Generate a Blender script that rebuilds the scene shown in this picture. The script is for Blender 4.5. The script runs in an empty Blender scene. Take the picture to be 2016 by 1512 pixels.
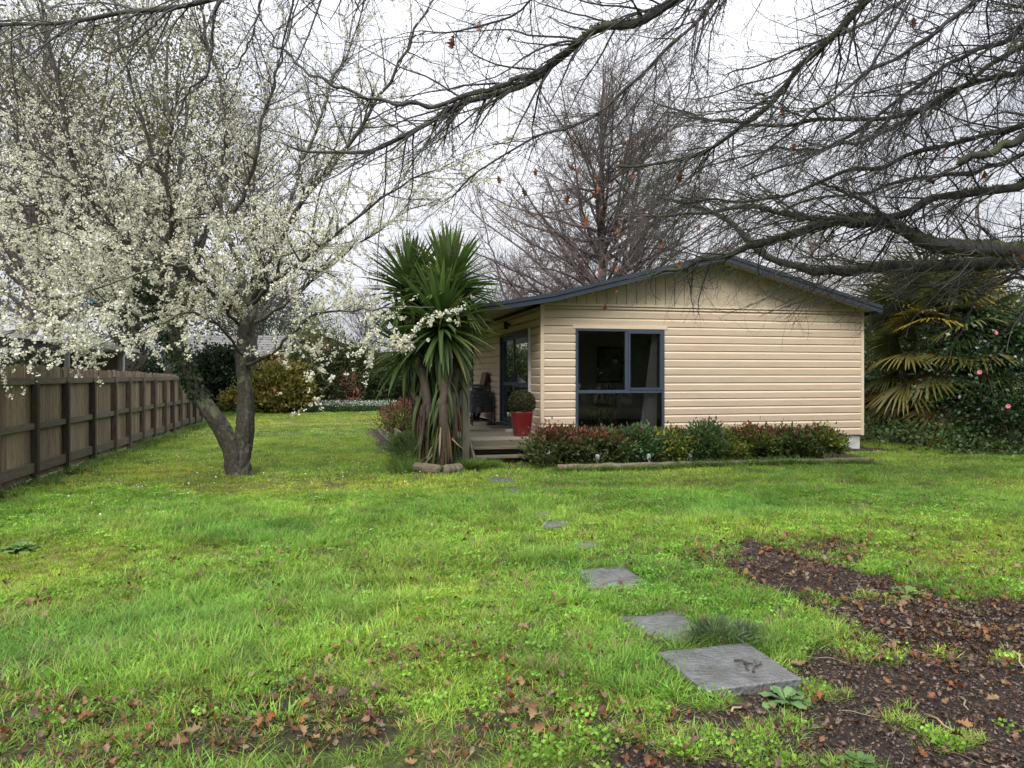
import bpy, math, random
import numpy as np
from mathutils import Vector, Matrix

# ------------------------------------------------------------------ camera, world, sun, exposure
scene = bpy.context.scene
F, CX, HY, CH = 1500.0, 1008.0, 738.0, 1.5          # focal length (px of the 2016 wide photo), centre, horizon, eye height
cam_d = bpy.data.cameras.new('camera')
cam_d.sensor_width = 36.0
cam_d.lens = F / 2016.0 * 36.0
cam_d.shift_y = -(756.0 - HY) / 2016.0
cam_d.clip_start = 0.05
cam_d.clip_end = 2000.0
cam = bpy.data.objects.new('camera', cam_d)
cam.location = (0, 0, CH)
cam.rotation_euler = (math.radians(90), 0, 0)
scene.collection.objects.link(cam)
scene.camera = cam

SUN_EL, SUN_AZ = math.radians(46), math.radians(198)   # azimuth clockwise from +Y: behind the camera, to the left
world = bpy.data.worlds.new('World')
scene.world = world
world.use_nodes = True
wn, wl = world.node_tree.nodes, world.node_tree.links
wn.clear()
w_out = wn.new('ShaderNodeOutputWorld')
w_bg = wn.new('ShaderNodeBackground')
w_bg.inputs['Strength'].default_value = 0.1
w_sky = wn.new('ShaderNodeTexSky')
w_sky.sky_type = 'NISHITA'
w_sky.sun_disc = False
w_sky.sun_elevation = SUN_EL
w_sky.sun_rotation = SUN_AZ
w_sky.dust_density = 3.0
w_hsv = wn.new('ShaderNodeHueSaturation')
w_hsv.inputs['Saturation'].default_value = 0.25
w_hsv.inputs['Value'].default_value = 1.6
w_tc = wn.new('ShaderNodeTexCoord')
w_map = wn.new('ShaderNodeMapping')
w_map.inputs['Scale'].default_value = (1.0, 1.0, 2.6)
w_noise = wn.new('ShaderNodeTexNoise')
w_noise.inputs['Scale'].default_value = 2.2
w_noise.inputs['Detail'].default_value = 5.0
w_noise.inputs['Roughness'].default_value = 0.55
w_ramp = wn.new('ShaderNodeValToRGB')
w_ramp.color_ramp.elements[0].position = 0.3
w_ramp.color_ramp.elements[0].color = (4.7, 4.85, 5.4, 1)
w_ramp.color_ramp.elements[1].position = 0.72
w_ramp.color_ramp.elements[1].color = (9.6, 9.7, 10.1, 1)
w_mix = wn.new('ShaderNodeMixRGB')
w_mix.inputs['Fac'].default_value = 0.85             # cloud cover
wl.new(w_tc.outputs['Generated'], w_map.inputs['Vector'])
wl.new(w_map.outputs['Vector'], w_noise.inputs['Vector'])
wl.new(w_noise.outputs['Fac'], w_ramp.inputs['Fac'])
wl.new(w_sky.outputs['Color'], w_hsv.inputs['Color'])
wl.new(w_hsv.outputs['Color'], w_mix.inputs['Color1'])
wl.new(w_ramp.outputs['Color'], w_mix.inputs['Color2'])
w_sep = wn.new('ShaderNodeSeparateXYZ')               # overcast sky: luminance rises from the horizon to the zenith
wl.new(w_tc.outputs['Generated'], w_sep.inputs[0])
w_up = wn.new('ShaderNodeMapRange')
w_up.inputs['To Min'].default_value = 0.44
w_up.inputs['To Max'].default_value = 1.4
wl.new(w_sep.outputs[2], w_up.inputs['Value'])
w_mul = wn.new('ShaderNodeVectorMath')
w_mul.operation = 'SCALE'
wl.new(w_mix.outputs['Color'], w_mul.inputs[0])
wl.new(w_up.outputs[0], w_mul.inputs['Scale'])
wl.new(w_mul.outputs[0], w_bg.inputs['Color'])
wl.new(w_bg.outputs['Background'], w_out.inputs['Surface'])

sun_d = bpy.data.lights.new('sun', 'SUN')
sun_d.energy = 1.5
sun_d.angle = math.radians(30)
sun_d.color = (1.0, 0.96, 0.9)
sun = bpy.data.objects.new('sun', sun_d)
sdir = Vector((math.sin(SUN_AZ) * math.cos(SUN_EL), math.cos(SUN_AZ) * math.cos(SUN_EL), math.sin(SUN_EL)))
sun.rotation_euler = (-sdir).to_track_quat('-Z', 'Y').to_euler()
sun.location = (-6, -8, 30)
scene.collection.objects.link(sun)

scene.view_settings.view_transform = 'Standard'
scene.view_settings.look = 'None'
scene.view_settings.exposure = 1.2
scene.view_settings.gamma = 1.0
scene.view_settings.use_curve_mapping = False
scene.render.engine = 'CYCLES'
cy = scene.cycles
cy.use_denoising = True
cy.max_bounces = 5
cy.diffuse_bounces = 2
cy.glossy_bounces = 3
cy.transmission_bounces = 4
cy.transparent_max_bounces = 8
cy.caustics_reflective = False
cy.caustics_refractive = False

rng = np.random.default_rng(7)
random.seed(7)
COL = scene.collection

# ------------------------------------------------------------------ noise and ground
_lat = np.random.default_rng(3).random((256, 256))
def vnoise(x, y):
    x = np.asarray(x, float); y = np.asarray(y, float)
    xi = np.floor(x).astype(int); yi = np.floor(y).astype(int)
    fx = x - xi; fy = y - yi
    fx = fx * fx * (3 - 2 * fx); fy = fy * fy * (3 - 2 * fy)
    a = _lat[xi & 255, yi & 255]; b = _lat[(xi + 1) & 255, yi & 255]
    c = _lat[xi & 255, (yi + 1) & 255]; d = _lat[(xi + 1) & 255, (yi + 1) & 255]
    return (a * (1 - fx) + b * fx) * (1 - fy) + (c * (1 - fx) + d * fx) * fy
def fbm(x, y, s, o=3):
    t = 0; a = 0.5; n = 0
    for i in range(o):
        t = t + a * vnoise(np.asarray(x) / s * 2 ** i + 17.3 * i, np.asarray(y) / s * 2 ** i + 5.1 * i)
        n += a; a *= 0.5
    return t / n
def gz(x, y):
    return (fbm(x, y, 1.7) - 0.5) * 0.10 + (fbm(np.asarray(x) + 40, y, 0.35, 2) - 0.5) * 0.03
def P(px, py, d):
    return np.array(((px - CX) / F * d, d, CH + (HY - py) / F * d))
def G(px, py):
    d = CH * F / (py - HY)
    return np.array(((px - CX) / F * d, d, 0.0))
def sstep(a, b, x):
    t = np.clip((np.asarray(x, float) - a) / (b - a), 0, 1)
    return t * t * (3 - 2 * t)

HU, HV = np.array((math.cos(math.radians(13)), math.sin(math.radians(13)))), np.array((-math.sin(math.radians(13)), math.cos(math.radians(13))))
HO = np.array((0.558, 14.2))
def H(u, v, z=0.0):
    p = HO + HU * u + HV * v
    return (float(p[0]), float(p[1]), z)
def hloc(X, Y):
    dx = np.asarray(X) - HO[0]; dy = np.asarray(Y) - HO[1]
    return dx * HU[0] + dy * HU[1], dx * HV[0] + dy * HV[1]

# ------------------------------------------------------------------ helpers
def link(o, parent=None):
    COL.objects.link(o)
    if parent is not None:
        o.parent = parent
    return o
def tag(o, label=None, cat=None, group=None, kind=None):
    if label: o['label'] = label
    if cat: o['category'] = cat
    if group: o['group'] = group
    if kind: o['kind'] = kind
    return o
def empty(name, loc=(0, 0, 0), rz=0.0, label=None, cat=None, group=None):
    o = bpy.data.objects.new(name, None)
    o.empty_display_size = 0.1
    o.location = loc
    o.rotation_euler = (0, 0, rz)
    link(o)
    return tag(o, label, cat, group)
def npmesh(name, V, Fq, mat=None, col=None, smooth=False):
    V = np.asarray(V, np.float32).reshape(-1, 3)
    Fq = np.asarray(Fq, np.int32)
    k = Fq.shape[1]
    me = bpy.data.meshes.new(name)
    me.vertices.add(len(V)); me.vertices.foreach_set('co', V.ravel())
    me.loops.add(Fq.size); me.loops.foreach_set('vertex_index', Fq.ravel())
    me.polygons.add(len(Fq))
    me.polygons.foreach_set('loop_start', np.arange(0, Fq.size, k, dtype=np.int32))
    me.polygons.foreach_set('loop_total', np.full(len(Fq), k, np.int32))
    if smooth:
        me.polygons.foreach_set('use_smooth', np.ones(len(Fq), bool))
    me.update(calc_edges=True)
    if col is not None:
        a = me.color_attributes.new('Col', 'FLOAT_COLOR', 'POINT')
        c = np.ones((len(V), 4), np.float32); c[:, :3] = col
        a.data.foreach_set('color', c.ravel())
    if mat is not None:
        me.materials.append(mat)
    return me
def npobj(name, V, Fq, mat=None, parent=None, col=None, smooth=False):
    return link(bpy.data.objects.new(name, npmesh(name, V, Fq, mat, col, smooth)), parent)

class MB:
    def __init__(s):
        s.v = []; s.f = []; s.sm = []
    def add(s, verts, faces, smooth=False):
        o = len(s.v)
        s.v += [tuple(float(c) for c in p) for p in verts]
        s.f += [tuple(i + o for i in f) for f in faces]
        s.sm += [smooth] * len(faces)
        return s
    def box(s, x0, x1, y0, y1, z0, z1):
        return s.add([(x0, y0, z0), (x1, y0, z0), (x1, y1, z0), (x0, y1, z0), (x0, y0, z1), (x1, y0, z1), (x1, y1, z1), (x0, y1, z1)],
                     [(3, 2, 1, 0), (4, 5, 6, 7), (0, 1, 5, 4), (1, 2, 6, 5), (2, 3, 7, 6), (3, 0, 4, 7)])
    def prism(s, poly, axis, a, b):
        # poly: list of 2D points, extruded along axis between a and b
        n = len(poly)
        def pt(p, t):
            return {'x': (t, p[0], p[1]), 'y': (p[0], t, p[1]), 'z': (p[0], p[1], t)}[axis]
        vs = [pt(p, a) for p in poly] + [pt(p, b) for p in poly]
        fs = [tuple(range(n)), tuple(range(2 * n - 1, n - 1, -1))]
        fs += [(i, n + i, n + (i + 1) % n, (i + 1) % n) for i in range(n)]
        return s.add(vs, fs)
    def tube(s, pts, r, sides=8, cap=True):
        pts = [Vector(p) for p in pts]
        rs = r if hasattr(r, '__len__') else [r] * len(pts)
        rings = []
        ref = None
        for i, p in enumerate(pts):
            t = (pts[min(i + 1, len(pts) - 1)] - pts[max(i - 1, 0)]).normalized()
            if ref is None:
                ref = Vector((0, 0, 1)) if abs(t.z) < 0.9 else Vector((1, 0, 0))
            n1 = t.cross(ref)
            if n1.length < 1e-4:
                n1 = t.cross(Vector((0.3, 1, 0.2)))
            n1.normalize(); n2 = t.cross(n1); ref = n2.cross(t) * -1 if False else ref
            rings.append([p + (n1 * math.cos(a) + n2 * math.sin(a)) * rs[i] for a in [2 * math.pi * k / sides for k in range(sides)]])
        vs = [v for ring in rings for v in ring]
        fs = []
        for i in range(len(rings) - 1):
            for k in range(sides):
                fs.append((i * sides + k, i * sides + (k + 1) % sides, (i + 1) * sides + (k + 1) % sides, (i + 1) * sides + k))
        if cap:
            fs.append(tuple(range(sides - 1, -1, -1)))
            fs.append(tuple((len(rings) - 1) * sides + k for k in range(sides)))
        return s.add(vs, fs, True)
    def lathe(s, prof, n=24, cx=0, cy=0, wob=None):
        vs = []; fs = []
        for (r, z) in prof:
            for k in range(n):
                a = 2 * math.pi * k / n
                rr = r * (1 if wob is None else wob(a, z))
                vs.append((cx + rr * math.cos(a), cy + rr * math.sin(a), z))
        for i in range(len(prof) - 1):
            for k in range(n):
                fs.append((i * n + k, i * n + (k + 1) % n, (i + 1) * n + (k + 1) % n, (i + 1) * n + k))
        return s.add(vs, fs, True)
    def mesh(s, name, mat):
        me = bpy.data.meshes.new(name)
        me.from_pydata(s.v, [], s.f)
        for p, q in zip(me.polygons, s.sm):
            p.use_smooth = q
        if mat is not None:
            me.materials.append(mat)
        me.update()
        return me
    def build(s, name, mat, parent=None, loc=None, rot=None, bevel=0):
        o = bpy.data.objects.new(name, s.mesh(name, mat))
        if loc is not None: o.location = loc
        if rot is not None: o.rotation_euler = rot
        link(o, parent)
        if bevel:
            b = o.modifiers.new('bevel', 'BEVEL'); b.width = bevel; b.segments = 2; b.limit_method = 'ANGLE'
        return o
def inst(name, me, parent=None, loc=(0, 0, 0), rot=(0, 0, 0), scl=None, col=None):
    o = bpy.data.objects.new(name, me)
    o.location = loc; o.rotation_euler = rot
    if scl is not None: o.scale = scl if hasattr(scl, '__len__') else (scl,) * 3
    if col is not None: o.color = (*col, 1)
    return link(o, parent)
def copy_tree(o, parent=None):
    c = o.copy(); COL.objects.link(c); c.parent = parent
    for ch in list(o.children):
        copy_tree(ch, c)
    return c

# ------------------------------------------------------------------ materials
def nmat(name):
    m = bpy.data.materials.new(name); m.use_nodes = True
    nt = m.node_tree
    return m, nt.nodes, nt.links, nt.nodes['Principled BSDF']
def ramp(n, stops):
    r = n.new('ShaderNodeValToRGB')
    while len(r.color_ramp.elements) > 1:
        r.color_ramp.elements.remove(r.color_ramp.elements[-1])
    r.color_ramp.elements[0].position = stops[0][0]; r.color_ramp.elements[0].color = (*stops[0][1], 1)
    for p, c in stops[1:]:
        e = r.color_ramp.elements.new(p); e.color = (*c, 1)
    return r
def surf(name, c1, c2, scale=6.0, rough=0.6, bump=0.0, stretch=(1, 1, 1), spec=0.5, rnd=0.0, c3=None, scale3=1.2, f3=0.5, rough2=None, bscale=None):
    """noise-mottled surface; rnd = brightness variation per object; c3 = stains of a third colour"""
    m, n, l, b = nmat(name)
    tc = n.new('ShaderNodeTexCoord'); mp = n.new('ShaderNodeMapping'); mp.inputs['Scale'].default_value = stretch
    oi = n.new('ShaderNodeObjectInfo')
    add = n.new('ShaderNodeVectorMath'); add.operation = 'ADD'
    sc = n.new('ShaderNodeVectorMath'); sc.operation = 'SCALE'; sc.inputs['Scale'].default_value = 37.0
    cmb = n.new('ShaderNodeCombineXYZ')
    l.new(oi.outputs['Random'], cmb.inputs[0]); l.new(oi.outputs['Random'], cmb.inputs[1]); l.new(oi.outputs['Random'], cmb.inputs[2])
    l.new(cmb.outputs[0], sc.inputs[0])
    l.new(tc.outputs['Object'], mp.inputs['Vector']); l.new(mp.outputs['Vector'], add.inputs[0]); l.new(sc.outputs[0], add.inputs[1])
    nz = n.new('ShaderNodeTexNoise'); nz.inputs['Scale'].default_value = scale; nz.inputs['Detail'].default_value = 6; nz.inputs['Roughness'].default_value = 0.62
    l.new(add.outputs[0], nz.inputs['Vector'])
    r = ramp(n, [(0.3, c1), (0.7, c2)])
    l.new(nz.outputs['Fac'], r.inputs['Fac'])
    out = r.outputs['Color']
    if c3 is not None:
        n3 = n.new('ShaderNodeTexNoise'); n3.inputs['Scale'].default_value = scale3; n3.inputs['Detail'].default_value = 5
        l.new(add.outputs[0], n3.inputs['Vector'])
        r3 = ramp(n, [(0.5, (0, 0, 0)), (0.68, (f3, f3, f3))])
        l.new(n3.outputs['Fac'], r3.inputs['Fac'])
        mx = n.new('ShaderNodeMixRGB'); l.new(r3.outputs['Color'], mx.inputs['Fac']); l.new(out, mx.inputs['Color1']); mx.inputs['Color2'].default_value = (*c3, 1)
        out = mx.outputs['Color']
    if rnd:
        mr = n.new('ShaderNodeMapRange'); mr.inputs['To Min'].default_value = 1 - rnd; mr.inputs['To Max'].default_value = 1 + rnd
        l.new(oi.outputs['Random'], mr.inputs['Value'])
        hs = n.new('ShaderNodeHueSaturation'); l.new(mr.outputs[0], hs.inputs['Value']); l.new(out, hs.inputs['Color'])
        out = hs.outputs['Color']
    l.new(out, b.inputs['Base Color'])
    b.inputs['Roughness'].default_value = rough
    b.inputs['Specular IOR Level'].default_value = spec
    if rough2 is not None:
        rr = n.new('ShaderNodeMapRange'); rr.inputs['From Min'].default_value = 0.35; rr.inputs['From Max'].default_value = 0.65
        rr.inputs['To Min'].default_value = rough; rr.inputs['To Max'].default_value = rough2
        l.new(nz.outputs['Fac'], rr.inputs['Value']); l.new(rr.outputs[0], b.inputs['Roughness'])
    if bump:
        bp = n.new('ShaderNodeBump'); bp.inputs['Strength'].default_value = bump; bp.inputs['Distance'].default_value = 0.02
        src = nz
        if bscale:
            src = n.new('ShaderNodeTexNoise'); src.inputs['Scale'].default_value = bscale; src.inputs['Detail'].default_value = 6
            l.new(add.outputs[0], src.inputs['Vector'])
        l.new(src.outputs['Fac'], bp.inputs['Height']); l.new(bp.outputs['Normal'], b.inputs['Normal'])
    return m
def foliage(name, rough=0.5, trans=0.3, attr='Col', inst_tint=False, objcol=False, spec=0.4):
    m, n, l, b = nmat(name)
    if objcol:
        a = n.new('ShaderNodeObjectInfo'); out = a.outputs['Color']
        at = n.new('ShaderNodeAttribute'); at.attribute_name = attr
        mx = n.new('ShaderNodeMixRGB'); mx.blend_type = 'MULTIPLY'; mx.inputs['Fac'].default_value = 1
        l.new(out, mx.inputs['Color1']); l.new(at.outputs['Color'], mx.inputs['Color2']); out = mx.outputs['Color']
    else:
        a = n.new('ShaderNodeAttribute'); a.attribute_name = attr; out = a.outputs['Color']
    if inst_tint:
        t = n.new('ShaderNodeAttribute'); t.attribute_type = 'INSTANCER'; t.attribute_name = 'tint'
        mx = n.new('ShaderNodeMixRGB'); mx.blend_type = 'MULTIPLY'; mx.inputs['Fac'].default_value = 1
        l.new(out, mx.inputs['Color1']); l.new(t.outputs['Color'], mx.inputs['Color2']); out = mx.outputs['Color']
    l.new(out, b.inputs['Base Color'])
    b.inputs['Roughness'].default_value = rough
    b.inputs['Specular IOR Level'].default_value = spec
    if trans > 0:
        tr = n.new('ShaderNodeBsdfTranslucent'); l.new(out, tr.inputs['Color'])
        ms = n.new('ShaderNodeMixShader'); ms.inputs['Fac'].default_value = trans
        l.new(b.outputs[0], ms.inputs[1]); l.new(tr.outputs[0], ms.inputs[2])
        l.new(ms.outputs[0], n['Material Output'].inputs['Surface'])
    return m
def bark(name, c1, c2, moss, moss_amt, scale=14.0):
    """bark with lichen/moss growing on the upper sides and in patches"""
    m, n, l, b = nmat(name)
    tc = n.new('ShaderNodeTexCoord')
    nz = n.new('ShaderNodeTexNoise'); nz.inputs['Scale'].default_value = scale; nz.inputs['Detail'].default_value = 7; nz.inputs['Roughness'].default_value = 0.7
    l.new(tc.outputs['Object'], nz.inputs['Vector'])
    r = ramp(n, [(0.32, c1), (0.7, c2)]); l.new(nz.outputs['Fac'], r.inputs['Fac'])
    n2 = n.new('ShaderNodeTexNoise'); n2.inputs['Scale'].default_value = scale * 0.3; n2.inputs['Detail'].default_value = 6; n2.inputs['Roughness'].default_value = 0.7
    l.new(tc.outputs['Object'], n2.inputs['Vector'])
    ge = n.new('ShaderNodeNewGeometry'); sp = n.new('ShaderNodeSeparateXYZ'); l.new(ge.outputs['Normal'], sp.inputs[0])
    ma = n.new('ShaderNodeMath'); ma.operation = 'MULTIPLY_ADD'; ma.inputs[1].default_value = 0.16; l.new(sp.outputs[2], ma.inputs[0]); l.new(n2.outputs['Fac'], ma.inputs[2])
    r2 = ramp(n, [(0.62 - moss_amt * 0.3, (0, 0, 0)), (0.72 - moss_amt * 0.3, (0.9, 0.9, 0.9))]); l.new(ma.outputs[0], r2.inputs['Fac'])
    mx = n.new('ShaderNodeMixRGB'); l.new(r2.outputs['Color'], mx.inputs['Fac']); l.new(r.outputs['Color'], mx.inputs['Color1']); mx.inputs['Color2'].default_value = (*moss, 1)
    l.new(mx.outputs['Color'], b.inputs['Base Color'])
    b.inputs['Roughness'].default_value = 0.85
    bp = n.new('ShaderNodeBump'); bp.inputs['Strength'].default_value = 0.8; bp.inputs['Distance'].default_value = 0.03
    l.new(nz.outputs['Fac'], bp.inputs['Height']); l.new(bp.outputs['Normal'], b.inputs['Normal'])
    return m

M = {}
M['siding'] = surf('siding', (0.575, 0.458, 0.336), (0.635, 0.514, 0.383), 3.0, 0.55, stretch=(0.5, 3, 3), rnd=0.05, c3=(0.47, 0.40, 0.29), scale3=1.6, f3=0.45)
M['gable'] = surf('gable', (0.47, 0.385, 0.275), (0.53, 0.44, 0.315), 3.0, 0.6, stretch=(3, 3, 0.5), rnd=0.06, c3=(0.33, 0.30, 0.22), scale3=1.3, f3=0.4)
M['trim'] = surf('trim', (0.59, 0.48, 0.34), (0.64, 0.53, 0.385), 4.0, 0.5, rnd=0.03)
M['navy'] = surf('navy', (0.036, 0.052, 0.076), (0.05, 0.068, 0.094), 5.0, 0.4, rnd=0.05)
M['roofedge'] = surf('roofedge', (0.024, 0.032, 0.046), (0.034, 0.044, 0.060), 5.0, 0.4, rnd=0.05)
M['roofmetal'] = surf('roofmetal', (0.05, 0.06, 0.08), (0.07, 0.085, 0.11), 3.0, 0.4)
M['soffit'] = surf('soffit', (0.36, 0.30, 0.21), (0.42, 0.35, 0.25), 3.0, 0.7)
M['concrete'] = surf('concrete', (0.42, 0.43, 0.42), (0.58, 0.58, 0.56), 5.0, 0.8, 0.2, c3=(0.25, 0.26, 0.22), scale3=3, f3=0.6)
M['plaster'] = surf('plaster', (0.50, 0.48, 0.44), (0.54, 0.52, 0.48), 2.0, 0.8)
M['carpet'] = surf('carpet', (0.06, 0.035, 0.03), (0.09, 0.05, 0.045), 40.0, 0.9)
M['curtain'] = surf('curtain', (0.55, 0.51, 0.52), (0.62, 0.58, 0.58), 9.0, 0.9)
M['darkwood'] = surf('darkwood', (0.03, 0.02, 0.014), (0.06, 0.038, 0.025), 6.0, 0.35, stretch=(1, 8, 1))
M['deckwood'] = surf('deckwood', (0.20, 0.175, 0.135), (0.33, 0.30, 0.24), 7.0, 0.55, 0.25, stretch=(1, 9, 9), rnd=0.14, c3=(0.12, 0.13, 0.07), scale3=2.0, f3=0.6, rough2=0.75)
M['stepwood'] = surf('stepwood', (0.09, 0.075, 0.05), (0.17, 0.145, 0.10), 6.0, 0.7, 0.25, stretch=(1, 9, 9), rnd=0.12, c3=(0.09, 0.11, 0.04), scale3=2.5, f3=0.7)
M['postwood'] = surf('postwood', (0.17, 0.155, 0.11), (0.27, 0.25, 0.18), 6.0, 0.7, 0.25, stretch=(8, 8, 1), c3=(0.12, 0.14, 0.06), scale3=2.5, f3=0.6)
M['fence'] = surf('fence', (0.125, 0.092, 0.06), (0.33, 0.25, 0.165), 9.0, 0.75, 0.35, stretch=(6, 6, 0.7), rnd=0.3, c3=(0.36, 0.30, 0.22), scale3=3.5, f3=0.5)
M['fencepost'] = surf('fencepost', (0.045, 0.035, 0.026), (0.14, 0.105, 0.072), 6.0, 0.75, 0.35, stretch=(6, 6, 0.8), rnd=0.55)
M['rail'] = surf('rail', (0.08, 0.068, 0.05), (0.17, 0.145, 0.105), 6.0, 0.75, 0.3, stretch=(0.7, 6, 6), rnd=0.15, c3=(0.11, 0.12, 0.06), scale3=2, f3=0.5)
M['log'] = surf('log', (0.07, 0.055, 0.036), (0.20, 0.165, 0.11), 5.0, 0.8, 0.5, stretch=(0.8, 5, 5), rnd=0.1, c3=(0.10, 0.12, 0.05), scale3=2.0, f3=0.6)
M['redpot'] = surf('redpot', (0.115, 0.009, 0.012), (0.155, 0.014, 0.016), 3.0, 0.28, rnd=0.06)
M['blackmetal'] = surf('blackmetal', (0.012, 0.013, 0.018), (0.022, 0.023, 0.03), 8.0, 0.45)
M['darkcloth'] = surf('darkcloth', (0.03, 0.032, 0.045), (0.075, 0.078, 0.10), 5.0, 0.85, 0.2)
M['greypot'] = surf('greypot', (0.10, 0.105, 0.12), (0.16, 0.165, 0.18), 6.0, 0.5)
M['brownboard'] = surf('brownboard', (0.12, 0.06, 0.035), (0.18, 0.095, 0.055), 5.0, 0.6, stretch=(6, 6, 0.8))
M['mat'] = surf('mat', (0.09, 0.075, 0.045), (0.16, 0.135, 0.085), 60.0, 0.95, 0.4)
M['rubber'] = surf('rubber', (0.012, 0.012, 0.012), (0.03, 0.028, 0.026), 9.0, 0.6)
M['stone'] = surf('stone', (0.095, 0.097, 0.10), (0.155, 0.155, 0.156), 11.0, 0.22, 0.9, rnd=0.12, c3=(0.055, 0.06, 0.045), scale3=7.0, f3=0.6, rough2=0.5, bscale=38)
M['whitepaint'] = surf('whitepaint', (0.66, 0.67, 0.68), (0.78, 0.78, 0.77), 5.0, 0.4)
M['zinc'] = surf('zinc', (0.42, 0.45, 0.48), (0.58, 0.60, 0.62), 4.0, 0.35)
M['greypaint'] = surf('greypaint', (0.22, 0.23, 0.24), (0.30, 0.30, 0.31), 4.0, 0.6)
M['dish'] = surf('dish', (0.20, 0.21, 0.22), (0.26, 0.27, 0.28), 4.0, 0.5)
M['brickred'] = surf('brickred', (0.24, 0.085, 0.05), (0.34, 0.13, 0.08), 12.0, 0.85, rnd=0.2)
M['tile'] = surf('tile', (0.09, 0.088, 0.088), (0.15, 0.147, 0.145), 6.0, 0.7, rnd=0.15)
M['brownwall'] = surf('brownwall', (0.10, 0.075, 0.055), (0.15, 0.11, 0.08), 3.0, 0.8)
M['blueplastic'] = surf('blueplastic', (0.03, 0.12, 0.32), (0.05, 0.17, 0.42), 3.0, 0.4)
M['blackpaint'] = surf('blackpaint', (0.015, 0.017, 0.02), (0.03, 0.032, 0.036), 3.0, 0.5)
M['leaf'] = foliage('leaf', 0.5, 0.3)
M['glossleaf'] = foliage('glossleaf', 0.3, 0.12, spec=0.5)
M['petal'] = foliage('petal', 0.6, 0.35)
M['grass'] = foliage('grass', 0.42, 0.45, inst_tint=True, spec=0.3)
M['litter'] = foliage('litter', 0.5, 0.1, inst_tint=True, spec=0.3)
M['objleaf'] = foliage('objleaf', 0.5, 0.22, objcol=True, spec=0.4)
M['dryleaf'] = foliage('dryleaf', 0.45, 0.12, objcol=True, spec=0.4)
M['bark_plum'] = bark('bark_plum', (0.015, 0.012, 0.010), (0.095, 0.085, 0.066), (0.14, 0.15, 0.085), 0.26, 20)
M['twig_plum'] = bark('twig_plum', (0.035, 0.026, 0.026), (0.085, 0.066, 0.062), (0.13, 0.14, 0.09), 0.12, 9)
M['bark_oak'] = bark('bark_oak', (0.022, 0.02, 0.022), (0.085, 0.08, 0.074), (0.075, 0.09, 0.03), 0.28, 16)
M['twig_oak'] = bark('twig_oak', (0.04, 0.036, 0.04), (0.095, 0.086, 0.088), (0.09, 0.105, 0.04), 0.12, 7)
M['bark_far'] = bark('bark_far', (0.055, 0.045, 0.045), (0.12, 0.10, 0.09), (0.12, 0.13, 0.08), 0.2, 4)
M['twig_far'] = surf('twig_far', (0.085, 0.066, 0.064), (0.15, 0.118, 0.105), 2.0, 0.85)
M['twig_tan'] = surf('twig_tan', (0.17, 0.13, 0.085), (0.26, 0.20, 0.13), 2.0, 0.85)
M['woodstem'] = surf('woodstem', (0.04, 0.03, 0.022), (0.09, 0.07, 0.05), 8.0, 0.85)
M['straw'] = surf('straw', (0.22, 0.15, 0.08), (0.42, 0.32, 0.20), 7.0, 0.8, stretch=(1, 1, 1), rnd=0.3)

def glass_mat():
    m, n, l, b = nmat('glass')
    n.remove(b)
    fr = n.new('ShaderNodeFresnel'); fr.inputs['IOR'].default_value = 1.5
    ma = n.new('ShaderNodeMath'); ma.operation = 'MULTIPLY'; ma.inputs[1].default_value = 1.7; l.new(fr.outputs[0], ma.inputs[0])
    tr = n.new('ShaderNodeBsdfTransparent'); tr.inputs['Color'].default_value = (0.90, 0.93, 0.93, 1)
    gl = n.new('ShaderNodeBsdfGlossy'); gl.inputs['Roughness'].default_value = 0.0
    ms = n.new('ShaderNodeMixShader'); l.new(ma.outputs[0], ms.inputs['Fac']); l.new(tr.outputs[0], ms.inputs[1]); l.new(gl.outputs[0], ms.inputs[2])
    l.new(ms.outputs[0], n['Material Output'].inputs['Surface'])
    return m
M['glass'] = glass_mat()

def ground_mat():
    m, n, l, b = nmat('ground')
    a = n.new('ShaderNodeAttribute'); a.attribute_name = 'Col'
    tc = n.new('ShaderNodeTexCoord')
    nz = n.new('ShaderNodeTexNoise'); nz.inputs['Scale'].default_value = 45; nz.inputs['Detail'].default_value = 8; nz.inputs['Roughness'].default_value = 0.75
    l.new(tc.outputs['Object'], nz.inputs['Vector'])
    r = ramp(n, [(0.3, (0.35, 0.35, 0.35)), (0.7, (1.5, 1.45, 1.4))]); l.new(nz.outputs['Fac'], r.inputs['Fac'])
    mx = n.new('ShaderNodeMixRGB'); mx.blend_type = 'MULTIPLY'; mx.inputs['Fac'].default_value = 1
    l.new(a.outputs['Color'], mx.inputs['Color1']); l.new(r.outputs['Color'], mx.inputs['Color2']); l.new(mx.outputs['Color'], b.inputs['Base Color'])
    b.inputs['Roughness'].default_value = 0.8
    b.inputs['Specular IOR Level'].default_value = 0.3
    bp = n.new('ShaderNodeBump'); bp.inputs['Strength'].default_value = 0.9; bp.inputs['Distance'].default_value = 0.03
    l.new(nz.outputs['Fac'], bp.inputs['Height']); l.new(bp.outputs['Normal'], b.inputs['Normal'])
    return m
M['ground'] = ground_mat()

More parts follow.
